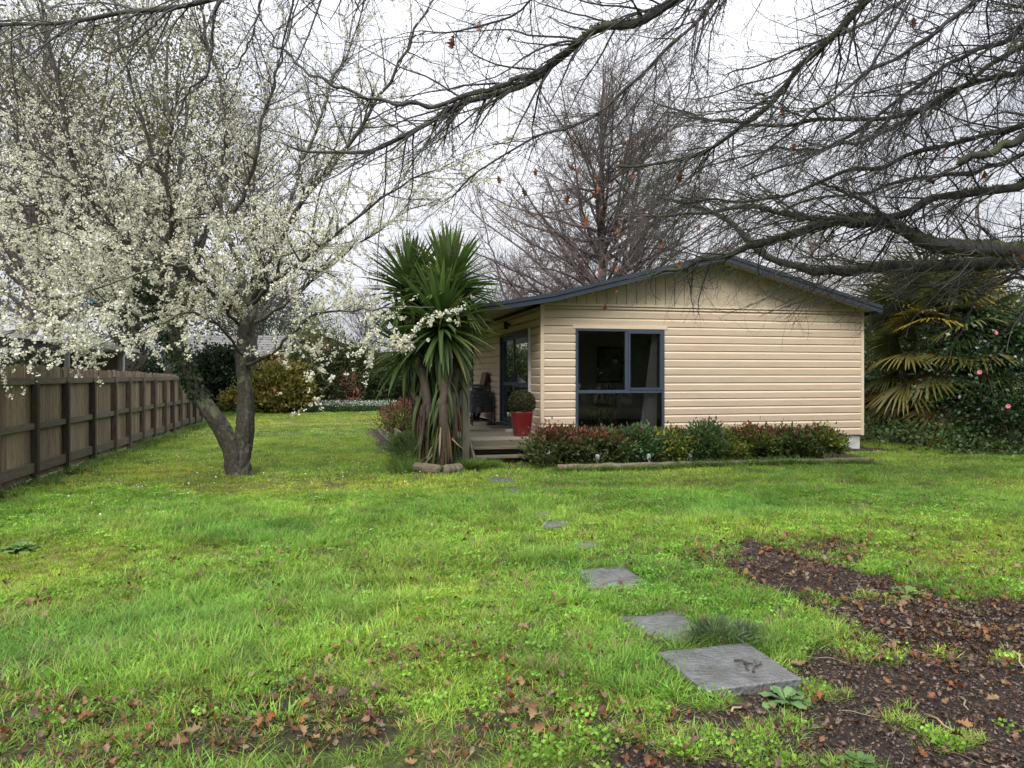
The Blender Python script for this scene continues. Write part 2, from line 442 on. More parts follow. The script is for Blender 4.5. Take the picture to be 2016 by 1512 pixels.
# ------------------------------------------------------------------ what grows where on the lawn (authored over the photo, laid on the ground)
SOIL = [(1380, 1098), (1480, 1075), (1570, 1095), (1700, 1135), (1850, 1172), (2016, 1160), (2700, 1150), (6500, 1250), (6500, 2300), (900, 2300), (1020, 1700), (1150, 1520), (1270, 1440),
        (1360, 1395), (1540, 1385), (1590, 1350), (1555, 1300), (1570, 1275), (1640, 1262), (1690, 1235), (1560, 1195), (1470, 1150)]
STONES = [[(1292, 1297), (1470, 1278), (1578, 1350), (1390, 1375)],
          [(1213, 1217), (1338, 1204), (1382, 1243), (1352, 1268), (1262, 1276)],
          [(1138, 1127), (1224, 1119), (1280, 1154), (1158, 1163)],
          [(1128, 1069), (1170, 1063), (1196, 1079), (1152, 1086)],
          [(1060, 1030), (1113, 1025), (1130, 1037), (1074, 1042)],
          [(1042, 1011), (1085, 1006), (1098, 1017), (1052, 1022)],
          [(985, 965), (1016, 962), (1030, 970), (994, 973)],
          [(958, 944), (1002, 941), (1014, 949), (966, 952)]]
def inpoly(x, y, poly):
    r = np.zeros(np.shape(x), bool)
    n = len(poly)
    for i in range(n):
        x0, y0 = poly[i]; x1, y1 = poly[(i + 1) % n]
        c = ((y0 > y) != (y1 > y)) & (x < (x1 - x0) * (y - y0) / ((y1 - y0) if y1 != y0 else 1e-9) + x0)
        r ^= c
    return r
def blobs(px, py, lst):
    t = np.zeros(np.shape(px))
    for (cx, cy_, rx, ry, s) in lst:
        t = t + s * np.exp(-(((px - cx) / rx) ** 2 + ((py - cy_) / ry) ** 2))
    return np.clip(t, 0, 1)
def lawn(X, Y):
    X = np.asarray(X, float); Y = np.asarray(Y, float)
    Yc = np.maximum(Y, 1.6)
    px = CX + F * X / Yc; py = HY + CH * F / Yc
    n1 = fbm(X, Y, 0.55, 3) - 0.5; n2 = fbm(X + 30, Y + 9, 0.16, 2) - 0.5
    k = (py - HY) / 450.0
    wx = px + (n1 * 160 + n2 * 120) * k; wy = py + (n2 * 70 + n1 * 60) * k
    soil = inpoly(wx, wy, SOIL).astype(float)
    soil = np.maximum(soil, blobs(wx, wy, [(1640, 1085, 60, 20, 0.9), (1490, 1130, 60, 20, .8), (0, 985, 70, 18, 1.0), (380, 960, 70, 10, .55), (650, 945, 40, 6, .7), (560, 942, 25, 5, .7), (770, 885, 22, 20, .9), (1000, 925, 40, 10, .7), (1270, 1475, 90, 36, .6), (620, 1225, 30, 10, .6), (1340, 1280, 40, 10, .7), (1270, 1290, 60, 8, .6)]))
    lit = blobs(px, py, [(60, 1405, 150, 30, .8), (250, 1400, 120, 26, .8), (450, 1390, 90, 30, .6), (700, 1330, 170, 50, .6), (540, 1260, 60, 30, .5), (40, 1215, 110, 28, .9), (330, 1120, 40, 10, .6),
                          (250, 1160, 40, 14, .6), (420, 1070, 60, 12, .4), (900, 1440, 300, 60, .6), (300, 1490, 400, 40, .7), (1180, 1450, 150, 80, .7), (1000, 1300, 250, 90, .35), (1500, 1110, 120, 50, .5), (1640, 1090, 70, 26, 1),
                          (1850, 1060, 250, 60, .35), (1350, 1100, 120, 30, .3), (1900, 1250, 200, 70, .9), (480, 1430, 260, 60, .45), (300, 1460, 500, 60, .55), (900, 1390, 420, 70, .4)])
    lit = np.clip(lit * sstep(.36, .58, fbm(X + 3, Y, 0.24, 3)) * 1.25, 0, 1)
    longg = blobs(px, py, [(150, 1290, 280, 60, 1), (430, 1270, 120, 40, .7), (620, 1190, 200, 50, .6), (420, 1060, 220, 25, .6), (700, 1010, 330, 35, .5), (820, 1100, 90, 40, .6), (1080, 1090, 70, 25, .8), (1350, 1000, 350, 30, .5),
                            (1010, 1040, 60, 20, .7), (960, 925, 70, 14, .9), (1560, 1250, 110, 26, .7), (1250, 1350, 80, 40, .8), (1120, 1330, 120, 60, .5), (860, 920, 60, 14, .6), (490, 1400, 100, 30, .4)])
    moss = blobs(px, py, [(40, 1120, 140, 50, 1), (200, 1100, 90, 35, .7), (400, 1085, 90, 25, .7), (640, 950, 260, 16, .6), (430, 965, 140, 14, .6), (560, 1215, 40, 18, .8), (790, 1125, 40, 20, .6), (1900, 1110, 200, 40, .6), (1500, 1150, 100, 20, .4),
                           (620, 830, 300, 14, .5), (330, 935, 120, 10, .6), (1960, 1060, 160, 30, .4)])
    return px, py, soil, lit, longg, moss, n1, n2

# ------------------------------------------------------------------ ground
def axis(a0, a1, step, far, n):
    core = np.arange(a0, a1 + 1e-6, step)
    g = np.geomspace(1, far, n)
    return np.concatenate([a0 - g[::-1], core, a1 + g])
gx = axis(-13, 13, 0.085, 160, 14); gy = axis(0, 35, 0.085, 220, 14)
GX, GY = np.meshgrid(gx, gy, indexing='ij')
fade = (1 - sstep(34, 40, np.abs(GY - 0) )) 
GZ = gz(GX, GY) * np.clip(fade, 0, 1)
px, py, soil, lit, longg, moss, n1, n2 = lawn(GX, GY)
hu, hv = hloc(GX, GY)
bed = ((hu > -3.0) & (hu < 7.2) & (hv > -1.55) & (hv < 12)).astype(float) * (GY > 12.4)
back = sstep(31.0, 31.6, GY + n1 * 1.2)
side = sstep(8.6, 9.2, GX - (GY - 13) * 0.25 + n1 * 1.2) * sstep(12, 13, GY)
bare = np.clip(np.maximum.reduce([soil, bed, back * 0.9, side * .9, lit * 0.75]), 0, 1)[..., None]
gsoil = np.array((0.040, 0.026, 0.019)) * (0.7 + 0.7 * (fbm(GX, GY, 0.5)[..., None]))
ggrass = np.array((0.085, 0.11, 0.026)) + moss[..., None] * np.array((0.07, 0.05, 0.0))
gc = gsoil * bare + ggrass * (1 - bare)
nx, ny = GX.shape
idx = np.arange(nx * ny).reshape(nx, ny)
Fg = np.stack([idx[:-1, :-1], idx[1:, :-1], idx[1:, 1:], idx[:-1, 1:]], -1).reshape(-1, 4)
g = npobj('ground', np.stack([GX, GY, GZ], -1), Fg, M['ground'], col=gc.reshape(-1, 3), smooth=True)
tag(g, 'green back lawn with bare brown soil at one side', kind='structure')

# ------------------------------------------------------------------ tree machinery (vectorised)
def unit(a):
    return a / np.maximum(np.linalg.norm(a, axis=-1, keepdims=True), 1e-9)
def grow(S, D, L, R, K, sig=0.12, grav=0.0, tip=0.25, curl=0.0):
    N = len(S)
    pts = np.zeros((N, K, 3)); pts[:, 0] = S
    D = unit(D); st = (L / (K - 1))[:, None]
    for k in range(1, K):
        D = unit(D + rng.normal(0, sig, (N, 3)) + np.array((0, 0, 1.0)) * (grav + curl * (k / K) ** 2))
        pts[:, k] = pts[:, k - 1] + D * st
    t = np.linspace(0, 1, K)[None, :]
    rad = R[:, None] * (1 - (1 - tip) * t)
    return pts, rad
def spawn(pts, rad, cnt, t0=0.15, t1=1.0, ang=45, asd=12, up=0.0, up_sd=0.0, rmul=0.6, flat=None, alt=False):
    """children of every strand: start points, directions and radii"""
    N, K, _ = pts.shape
    cnt = np.asarray(cnt, int) if hasattr(cnt, '__len__') else np.full(N, cnt)
    pi = np.repeat(np.arange(N), cnt)
    t = t0 + (t1 - t0) * rng.random(len(pi))
    x = t * (K - 1); i = np.minimum(x.astype(int), K - 2); f = (x - i)[:, None]
    S = pts[pi, i] * (1 - f) + pts[pi, i + 1] * f
    T = unit(pts[pi, i + 1] - pts[pi, i])
    r = rad[pi, i] * (1 - f[:, 0]) + rad[pi, i + 1] * f[:, 0]
    q = rng.normal(0, 1, (len(pi), 3))
    if flat is not None:
        q[:, 2] *= flat
    q = unit(q - T * np.sum(q * T, 1, keepdims=True))
    a = np.radians(rng.normal(ang, asd, len(pi)))[:, None]
    D = T * np.cos(a) + q * np.sin(a)
    D[:, 2] += rng.normal(up, up_sd, len(pi)) if up_sd else up
    return S, unit(D), r * rmul, t, pi
def tubes(pts, rad, sides=4):
    N, K, _ = pts.shape
    T = np.empty_like(pts)
    T[:, 1:-1] = pts[:, 2:] - pts[:, :-2]; T[:, 0] = pts[:, 1] - pts[:, 0]; T[:, -1] = pts[:, -1] - pts[:, -2]
    T = unit(T)
    ref = np.where(np.abs(unit(pts[:, -1] - pts[:, 0])[:, 2:3]) > 0.8, np.array((1.0, 0.13, 0.07)), np.array((0.05, 0.11, 1.0)))[:, None, :]
    n1 = unit(np.cross(T, np.broadcast_to(ref, T.shape))); n2 = np.cross(T, n1)
    a = np.arange(sides) * 2 * np.pi / sides
    V = pts[:, :, None, :] + (n1[:, :, None, :] * np.cos(a)[None, None, :, None] + n2[:, :, None, :] * np.sin(a)[None, None, :, None]) * rad[:, :, None, None]
    base = (np.arange(N)[:, None, None] * K + np.arange(K - 1)[None, :, None]) * sides
    k = np.arange(sides)[None, None, :]; k2 = (k + 1) % sides
    Fq = np.stack([base + k, base + k2, base + sides + k2, base + sides + k], -1)
    return V.reshape(-1, 3), Fq.reshape(-1, 4)
def join(lst):
    Vs, Fs, o = [], [], 0
    for V, Fq in lst:
        Vs.append(V); Fs.append(Fq + o); o += len(V)
    return np.concatenate(Vs), np.concatenate(Fs)
def resample(poly, K):
    poly = np.asarray(poly, float)
    # Catmull-Rom then even arc length
    p = np.vstack([2 * poly[0] - poly[1], poly, 2 * poly[-1] - poly[-2]])
    out = []
    for i in range(1, len(p) - 2):
        for t in np.linspace(0, 1, 12, endpoint=False):
            out.append(0.5 * ((2 * p[i]) + (-p[i - 1] + p[i + 1]) * t + (2 * p[i - 1] - 5 * p[i] + 4 * p[i + 1] - p[i + 2]) * t * t + (-p[i - 1] + 3 * p[i] - 3 * p[i + 1] + p[i + 2]) * t ** 3))
    out.append(p[-2]); out = np.array(out)
    s = np.concatenate([[0], np.cumsum(np.linalg.norm(np.diff(out, axis=0), axis=1))])
    u = np.linspace(0, s[-1], K)
    return np.stack([np.interp(u, s, out[:, c]) for c in range(3)], 1), s[-1]
def leafquads(Pp, D, size, asp, fold=0.25):
    """one folded diamond leaf per point: V (N*4), F (N*4)"""
    N = len(Pp)
    D = unit(D); q = rng.normal(0, 1, (N, 3)); s = unit(np.cross(D, q)); nrm = np.cross(D, s)
    size = np.broadcast_to(np.asarray(size, float), (N,))[:, None]
    a = Pp; c = Pp + D * size
    m = Pp + D * size * 0.5
    b = m + s * size * asp * 0.5 + nrm * size * fold * asp * 0.5
    d = m - s * size * asp * 0.5 + nrm * size * fold * asp * 0.5
    V = np.stack([a, b, c, d], 1).reshape(-1, 3)
    return V, np.arange(N * 4).reshape(N, 4)
def pick(pal, n, jit=0.12):
    pal = np.asarray(pal, float)
    c = pal[rng.integers(0, len(pal), n)] * (1 + rng.normal(0, jit, (n, 1)))
    return np.clip(c, 0.002, 1)
def shrub(name, label, cat, c, r, n, size, pal, group=None, clumps=40, asp=0.5, mat='leaf', stems=10, spread=0.22, shell=0.75, low=0.0, tips=None, upd=0.3, seed=None):
    """leafy shrub: clumps of leaves over an uneven ellipsoid, stems from the ground; c = ground centre, r = (rx, ry, height)"""
    root = empty(name, (c[0], c[1], c[2]), 0, label, cat, group)
    hz = r[2] / 2
    k = unit(rng.normal(0, 1, (clumps, 3)))
    k[:, 2] = np.where(k[:, 2] < -0.75 + low, -k[:, 2], k[:, 2])
    rr = shell + (1 - shell) * rng.random((clumps, 1)) + rng.normal(0, 0.06, (clumps, 1))
    C = k * rr * np.array((r[0], r[1], hz)) + np.array((0, 0, hz))
    sz = spread * (0.6 + 0.8 * rng.random(clumps)) * min(r[0], r[1], hz) * 1.6
    ci = rng.integers(0, clumps, n)
    off = rng.normal(0, 1, (n, 3)) * sz[ci][:, None] * np.array((1, 1, 0.75))
    Pp = C[ci] + off
    Pp[:, 2] = np.maximum(Pp[:, 2], 0.02 + rng.random(n) * 0.06)
    out = unit(Pp - np.array((0, 0, hz * 0.8)))
    D = out + rng.normal(0, 0.7, (n, 3)); D[:, 2] += upd
    col = pick(pal, n)
    cl = 1 + rng.normal(0, 0.16, clumps); col = col * cl[ci][:, None]
    if tips is not None:
        tp = np.clip((Pp[:, 2] / r[2] - tips[1]) / (1 - tips[1]), 0, 1) * tips[2]
        w = (rng.random(n) < tp)[:, None]
        col = np.where(w, pick(tips[0], n), col)
    V, Fq = leafquads(Pp, D, size * (0.6 + 0.8 * rng.random(n)), asp)
    fo = npobj('foliage', V, Fq, M[mat], root, col=np.repeat(col, 4, 0))
    fo['kind'] = 'stuff'
    if stems:
        S = np.zeros((stems, 3)); S[:, :2] = rng.normal(0, 0.12, (stems, 2)) * np.array((r[0], r[1])); S[:, 2] = -0.08
        tgt = C[rng.integers(0, clumps, stems)]
        D = tgt - S
        pts, rad = grow(S, D, np.linalg.norm(D, axis=1), np.full(stems, 0.018 + 0.01 * min(r[2], 2)), 7, 0.08)
        V, Fq = tubes(pts, rad, 5)
        npobj('stem', V, Fq, M['woodstem'], root)
    return root

# ================================================================== THE HOUSE (local frame: x along the front wall, y into the house, z up)
R13 = math.radians(13)
W, LEN, PITCH, DECK = 6.85, 11.0, 0.1543, 0.39
SB, ST = 0.27, 2.80                                       # siding bottom and top
house = empty('weatherboard_house', H(0, 0), R13, 'small beige weatherboard house with navy trim and low gable roof', 'house')
def roofz(u):
    return float(np.interp(u, [-1.8, 0.1, 3.45, 6.97], [2.63, 2.955, 3.81, 2.86]))
WIN = (0.654, 2.445, 0.42, 2.375)                         # front window u0,u1,z0,z1
SLD = (0.82, 3.56, DECK, 2.41)                            # slider in the side wall v0,v1,z0,z1
SWN = (7.2, 9.2, 1.15, 2.35)                              # side window
T = 0.12
# wall cores with real openings
def wall_core(name, segs, axis_, a, b):
    mb = MB()
    for (p0, p1, z0, z1) in segs:
        if axis_ == 'x': mb.box(p0, p1, a, b, z0, z1)
        else: mb.box(a, b, p0, p1, z0, z1)
    return mb.build(name, M['gable'], house)
fw = wall_core('front_wall', [(0.012, WIN[0], SB + .01, ST), (WIN[1], W - 0.012, SB + .01, ST), (WIN[0], WIN[1], SB + .01, WIN[2]), (WIN[0], WIN[1], WIN[3], ST)], 'x', 0.012, T)
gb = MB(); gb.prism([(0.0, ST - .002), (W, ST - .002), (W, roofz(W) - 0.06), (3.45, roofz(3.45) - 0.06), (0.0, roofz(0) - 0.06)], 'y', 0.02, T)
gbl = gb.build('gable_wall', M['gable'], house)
sw = wall_core('side_wall', [(T + .001, SLD[0], SB + .01, ST), (SLD[0], SLD[1], SLD[3], ST), (SLD[0], SLD[1], SB + .01, SLD[2]), (SLD[1], SWN[0], SB + .01, ST), (SWN[0], SWN[1], SB + .01, SWN[2]), (SWN[0], SWN[1], SWN[3], ST), (SWN[1], LEN, SB + .01, ST)], 'y', 0.012, T)
wall_core('rear_wall', [(T + .002, W - T - .002, SB + .01, ST)], 'x', LEN - T, LEN)
wall_core('side_wall', [(T + .001, 1.2, SB + .01, ST), (1.2, 3.6, SB + .01, 1.1), (1.2, 3.6, 2.35, ST), (3.6, LEN, SB + .01, ST)], 'y', W - T, W - 0.012)  # far wall, with an opening added to let daylight into the room
MB().box(0.03, W - 0.03, 0.03, LEN - .03, -0.25, SB + .009).build('foundation', M['concrete'], house)
MB().box(T + .003, W - T - .003, T + .003, LEN - T - .003, SB + .02, DECK).build('floor', M['carpet'], house)
MB().box(T + .003, W - T - .003, T + .003, LEN - T - .003, 2.72, 2.78).build('ceiling', M['plaster'], house)
MB().box(T + .004, T + .02, T + .2, SLD[0] - .05, DECK, 2.72).build('interior_lining', M['plaster'], house)
MB().box(T + .005, 6.7, 4.4, 4.5, DECK, 2.72).build('interior_wall', M['plaster'], house)
# weatherboards
_bm = {}
def board_mesh(L, h=PITCH):
    k = (round(L, 3), round(h, 3))
    if k not in _bm:
        pr = [(0.0, 0.0), (-0.021, 0.0), (-0.022, 0.006), (-0.034, h - 0.047), (-0.010, h - 0.018), (0.0, h - 0.018)]
        # fine ribs pressed into the vinyl face
        pr2 = pr[:3]
        for q in range(1, 7):
            z = 0.006 + (h - 0.055) * q / 7.0
            o = -0.022 - 0.012 * q / 7.0
            pr2 += [(o, z - 0.002), (o + 0.0012, z), (o, z + 0.002)]
        pr2 += pr[3:]
        mb = MB(); mb.prism(pr2, 'x', 0, L)
        _bm[k] = mb.mesh('board', M['siding'])
    return _bm[k]
nb = int(math.ceil((ST - SB) / PITCH))
for j in range(nb):
    z = SB + j * PITCH
    h = min(PITCH, ST - z)
    if h < 0.03: continue
    cut = (z < WIN[3] + 0.02) and (z + h > WIN[2])
    segs = [(0.04, WIN[0] - 0.004), (WIN[1] + 0.004, W - 0.04)] if cut else [(0.04, W - 0.04)]
    for (a, b) in segs:
        inst('board', board_mesh(b - a, h), fw, (a, 0.010, z))
    for (a, b) in ([(0.04, SLD[0] - .004), (SLD[1] + .004, LEN)] if z < SLD[3] else [(0.04, LEN)]):
        sub = [(a, b)]
        if b > SWN[0] and z + h > SWN[2] and z < SWN[3]:
            sub = [(a, SWN[0] - .004), (SWN[1] + .004, b)]
        for (p, q) in sub:
            inst('board', board_mesh(q - p, h), sw, (0.010, q, z), (0, 0, -math.pi / 2))
# corner trims, head flashing over the window, frieze trim
MB().box(-0.03, 0.038, -0.03, 0.011, SB - .01, ST + .002).build('corner_trim', M['trim'], house)
MB().box(-0.0301, 0.0108, 0.0112, 0.0385, SB - .01, ST + .0).build('corner_trim', M['trim'], house)
MB().box(W - 0.038, W + 0.024, -0.03, 0.03, SB - .01, ST + .002).build('corner_trim', M['trim'], house)
MB().box(WIN[0] - 0.06, WIN[1] + 0.06, -0.034, 0.005, WIN[3] + 0.003, WIN[3] + 0.055).build('head_flashing', M['trim'], house)
MB().box(0.03, W - 0.02, -0.024, 0.018, ST + .003, ST + 0.045).build('frieze_trim', M['trim'], house)
# upright gable boards, with raised battens
u = 0.28
while u < W - 0.2:
    u1 = min(u + 0.197, W - 0.1)
    za, zb = roofz(u) - 0.075, roofz(u1) - 0.075
    mid = [(u, ST + .046), (u1 - 0.012, ST + .046), (u1 - 0.012, zb)]
    if u < 3.45 < u1: mid.append((3.45, roofz(3.45) - 0.075))
    mid.append((u, za))
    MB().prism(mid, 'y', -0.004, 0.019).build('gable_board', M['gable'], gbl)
    ub = u1
    if 2.9 < ub < W - .3:
        MB().box(ub - 0.022, ub + 0.014, -0.011, -0.0045, ST + .047, roofz(ub) - 0.075).build('gable_batten', M['gable'], gbl)
    u += 0.2
# roof
OH = 0.42
def slab(name, mat, us, dz0, dz1, y0, y1):
    mb = MB()
    poly = [(q, roofz(q) + dz1) for q in us] + [(q, roofz(q) + dz0) for q in reversed(us)]
    return mb.prism(poly, 'y', y0, y1).build(name, mat, house)
us = [-1.8, 0.1, 3.45, 6.97]
rf = slab('roof', M['roofmetal'], us, -0.035, 0.0, -OH, LEN + OH)
slab('soffit', M['soffit'], [-1.76, 0.1, 3.45, 6.93], -0.075, -0.037, -OH + 0.035, LEN + OH - 0.03)
for (a, b) in ((-1.8, 0.1), (0.1, 3.45), (3.45, 6.97)):
    mb = MB(); mb.prism([(a, roofz(a) + 0.015), (b, roofz(b) + 0.015), (b, roofz(b) - 0.125), (a, roofz(a) - 0.125)], 'y', -OH - 0.035, -OH - 0.003)
    mb.build('barge_board', M['roofedge'], house)
    mb = MB(); mb.prism([(a, roofz(a) + 0.03), (b, roofz(b) + 0.03), (b, roofz(b) - 0.035), (a, roofz(a) - 0.035)], 'y', -OH - 0.055, -OH - 0.036)
    mb.build('barge_cap', M['roofedge'], house)
MB().box(6.972, 7.03, -OH + .03, LEN + OH, roofz(6.97) - 0.13, roofz(6.97) - 0.02).build('gutter', M['roofedge'], house)
MB().box(-1.9, -1.802, -OH - .03, LEN + OH, roofz(-1.8) - 0.12, roofz(-1.8) - 0.01).build('gutter', M['navy'], house)
mb = MB(); mb.prism([(3.25, roofz(3.25) + .005), (3.45, roofz(3.45) + 0.03), (3.65, roofz(3.65) + .005), (3.45, roofz(3.45) + .012)], 'y', -OH - .05, LEN + OH); mb.build('ridge_cap', M['navy'], house)
slab('verandah_beam', M['navy'], [-1.62, -1.5], -0.24, -0.08, -OH + .05, LEN)
# front window
def frame_rect(mb, x0, x1, z0, z1, w, y0, y1):
    mb.box(x0, x0 + w, y0, y1, z0, z1); mb.box(x1 - w, x1, y0, y1, z0, z1)
    mb.box(x0 + w, x1 - w, y0, y1, z0, z0 + w); mb.box(x0 + w, x1 - w, y0, y1, z1 - w, z1)
    return mb
TRZ, MU = 1.18, 1.672
win = frame_rect(MB(), WIN[0], WIN[1], WIN[2], WIN[3], 0.045, -0.030, 0.07).build('window', M['navy'], house)
MB().box(WIN[0] + .046, WIN[1] - .046, -0.024, 0.06, TRZ - 0.03, TRZ + 0.03).build('transom', M['navy'], win, bevel=.004)
MB().box(MU - 0.03, MU + 0.03, -0.022, 0.06, TRZ + 0.031, WIN[3] - .046).build('mullion', M['navy'], win, bevel=.004)
frame_rect(MB(), MU + 0.031, WIN[1] - 0.046, TRZ + 0.031, WIN[3] - 0.046, 0.04, -0.034, 0.03).build('sash', M['navy'], win, bevel=.004)
for (a, b, c, d) in ((WIN[0] + .04, MU - .02, TRZ + .02, WIN[3] - .04), (MU + .06, WIN[1] - .07, TRZ + .06, WIN[3] - .075), (WIN[0] + .04, WIN[1] - .04, WIN[2] + .04, TRZ - .02)):
    MB().add([(a, 0.012, c), (b, 0.012, c), (b, 0.012, d), (a, 0.012, d)], [(0, 1, 2, 3)]).build('pane', M['glass'], win)
# ranch slider in the verandah wall: outer frame and two panels with a mid rail
def yframe(mb, y0, y1, z0, z1, w, x0, x1):
    mb.box(x0, x1, y0, y0 + w, z0, z1); mb.box(x0, x1, y1 - w, y1, z0, z1)
    mb.box(x0, x1, y0 + w, y1 - w, z0, z0 + w); mb.box(x0, x1, y0 + w, y1 - w, z1 - w, z1)
    return mb
sl = yframe(MB(), SLD[0], SLD[1], SLD[2] + .002, SLD[3], 0.06, -0.05, 0.09).build('sliding_door', M['navy'], house)
mid = (SLD[0] + SLD[1]) / 2
for (a, b, x) in ((SLD[0] + .061, mid + 0.05, -0.035), (mid - 0.05, SLD[1] - .061, 0.012)):
    p = yframe(MB(), a, b, SLD[2] + .063, SLD[3] - .061, 0.085, x, x + 0.04).build('door_panel', M['navy'], sl)
    MB().box(x - .003, x + .043, a + .086, b - .086, 1.26, 1.34).build('mid_rail', M['navy'], sl)
    for (z0, z1) in ((SLD[2] + .14, 1.27), (1.33, SLD[3] - .14)):
        MB().add([(x + .02, a + .08, z0), (x + .02, b - .08, z0), (x + .02, b - .08, z1), (x + .02, a + .08, z1)], [(0, 1, 2, 3)]).build('pane', M['glass'], sl)
MB().box(-0.065, -0.036, mid - .02, mid + .01, 1.36, 1.55).build('handle', M['blackmetal'], sl)
MB().box(-0.06, 0.0, SLD[0] - 0.03, SLD[0] - .002, SLD[2], SLD[3] + .02).build('door_jamb', M['whitepaint'], sl)
cu = MB()
for k in range(14):
    pass
swn = yframe(MB(), SWN[0], SWN[1], SWN[2], SWN[3], 0.05, -0.04, 0.07).build('side_window', M['navy'], house)
MB().box(-0.03, 0.06, (SWN[0] + SWN[1]) / 2 - .03, (SWN[0] + SWN[1]) / 2 + .03, SWN[2] + .051, SWN[3] - .051).build('mullion', M['navy'], swn)
MB().add([(0.01, SWN[0], SWN[2]), (0.01, SWN[1], SWN[2]), (0.01, SWN[1], SWN[3]), (0.01, SWN[0], SWN[3])], [(0, 1, 2, 3)]).build('pane', M['glass'], swn)
added_win = MB()  # unseen window added in the far wall to brighten the interior
for (a, b, c, d) in ((1.2, 1.25, 1.1, 2.35), (3.55, 3.6, 1.1, 2.35), (1.251, 3.549, 1.1, 1.15), (1.251, 3.549, 2.30, 2.35), (2.37, 2.43, 1.151, 2.299)):
    added_win.box(W - .09, W + .03, a, b, c, d)
added_win = added_win.build('side_window', M['navy'], house)
MB().add([(W - .03, 1.2, 1.1), (W - .03, 3.6, 1.1), (W - .03, 3.6, 2.35), (W - .03, 1.2, 2.35)], [(0, 1, 2, 3)]).build('pane', M['glass'], added_win)
# wall lamp by the slider
lm = MB(); lm.tube([(-0.02, 2.6, 2.60), (-0.10, 2.6, 2.60)], 0.03, 10); lm.tube([(-0.11, 2.6, 2.66), (-0.11, 2.6, 2.50)], [0.045, 0.055], 12)
lm.build('wall_lamp', M['blackmetal'], house)

def curtain(name, label, x_of, z0, z1, y0, flip=False, depth=0.03, waves=9):
    n, mrow = 60, 14
    vs, fs = [], []
    for i in range(mrow):
        t = i / (mrow - 1); z = z0 + (z1 - z0) * t
        a, b = x_of(t)
        for k in range(n):
            s = k / (n - 1)
            x = a + (b - a) * s; y = y0 + depth * math.sin(s * waves * 2 * math.pi + 0.6 * math.sin(3 * t))
            vs.append((y, x, z) if flip else (x, y, z))
    for i in range(mrow - 1):
        for k in range(n - 1):
            fs.append((i * n + k, i * n + k + 1, (i + 1) * n + k + 1, (i + 1) * n + k))
    o = MB().add(vs, fs, True).build(name, M['curtain'], None, H(0, 0), (0, 0, R13))
    return tag(o, label, 'curtain')
curtain('curtain', 'grey curtain drawn aside behind the large front window', lambda t: (2.02 + 0.30 * t ** 0.8, 2.40), DECK + .01, 2.36, 0.24)
curtain('curtain', 'pale curtain hanging behind the sliding door glass', lambda t: (3.0, 3.45), DECK + .01, 2.36, 0.26, True)

# dining furniture seen through the window
def dining_chair(label, u, v, rz, group='dark dining chairs inside the house'):
    t = empty('dining_chair', H(u, v, DECK), R13 + rz, label, 'chair', group)
    MB().box(-0.21, 0.21, -0.21, 0.21, 0.42, 0.46).build('seat', M['darkwood'], t, bevel=.01)
    for sx in (-1, 1):
        for sy in (-1, 1):
            MB().tube([(sx * .16, sy * .16, .42), (sx * .21, sy * .2, 0.0)], [0.018, 0.013], 8).build('leg', M['darkwood'], t)
    hoop = [(-0.2, -.19, .44)] + [(-0.21 * math.cos(a), -.19 - 0.09 * math.sin(a), 0.62 + 0.33 * math.sin(a)) for a in np.linspace(0, math.pi, 13)] + [(0.2, -.19, .44)]
    b = MB().tube(hoop, 0.013, 8).build('backrest', M['darkwood'], t)
    for x in np.linspace(-0.11, 0.11, 5):
        MB().tube([(x, -.18, .45), (x, -.265, 0.9 - abs(x))], 0.008, 6).build('spindle', M['darkwood'], b)
    return t
dining_chair('dark wooden spindle-back chair behind the middle of the front window', 1.55, 0.95, 0.1)
dining_chair('dark wooden spindle-back chair behind the corner end of the front window', 0.75, 1.5, -1.3)
dining_chair('dark wooden spindle-back chair on the curtain side of the dining table', 2.1, 2.3, 2.6)
t = empty('framed_picture', H(2.95, 4.39, 1.75), R13, 'green framed picture on the wall of the dining room', 'picture')
MB().box(-.33, .33, -.03, -.002, -.45, .45).build('frame', M['darkwood'], t)
MB().box(-.28, .28, -.036, -.031, -.40, .40).build('print', surf('print', (0.10, 0.14, 0.08), (0.30, 0.32, 0.2), 5, .6), t)  # green colour painted in place of greenery seen through a rear window
tb = empty('dining_table', H(1.35, 1.75, DECK), R13, 'dark dining table standing inside behind the front window', 'table')
MB().box(-0.6, 0.6, -0.4, 0.4, 0.71, 0.75).build('tabletop', M['darkwood'], tb, bevel=.008)
for sx in (-1, 1):
    for sy in (-1, 1):
        MB().box(sx * .54 - .03, sx * .54 + .03, sy * .34 - .03, sy * .34 + .03, 0, .709).build('leg', M['darkwood'], tb)
o = MB().lathe([(0.0, 0), (0.05, 0.0), (0.055, 0.02), (0.012, 0.04), (0.012, 0.07), (0.05, 0.10), (0.055, 0.15), (0.03, 0.19), (0.0, 0.19)], 16).build('sugar_bowl', M['whitepaint'], None, H(1.2, 1.5, DECK + .75))
tag(o, 'small pale bowl standing on the dining table indoors', 'bowl')

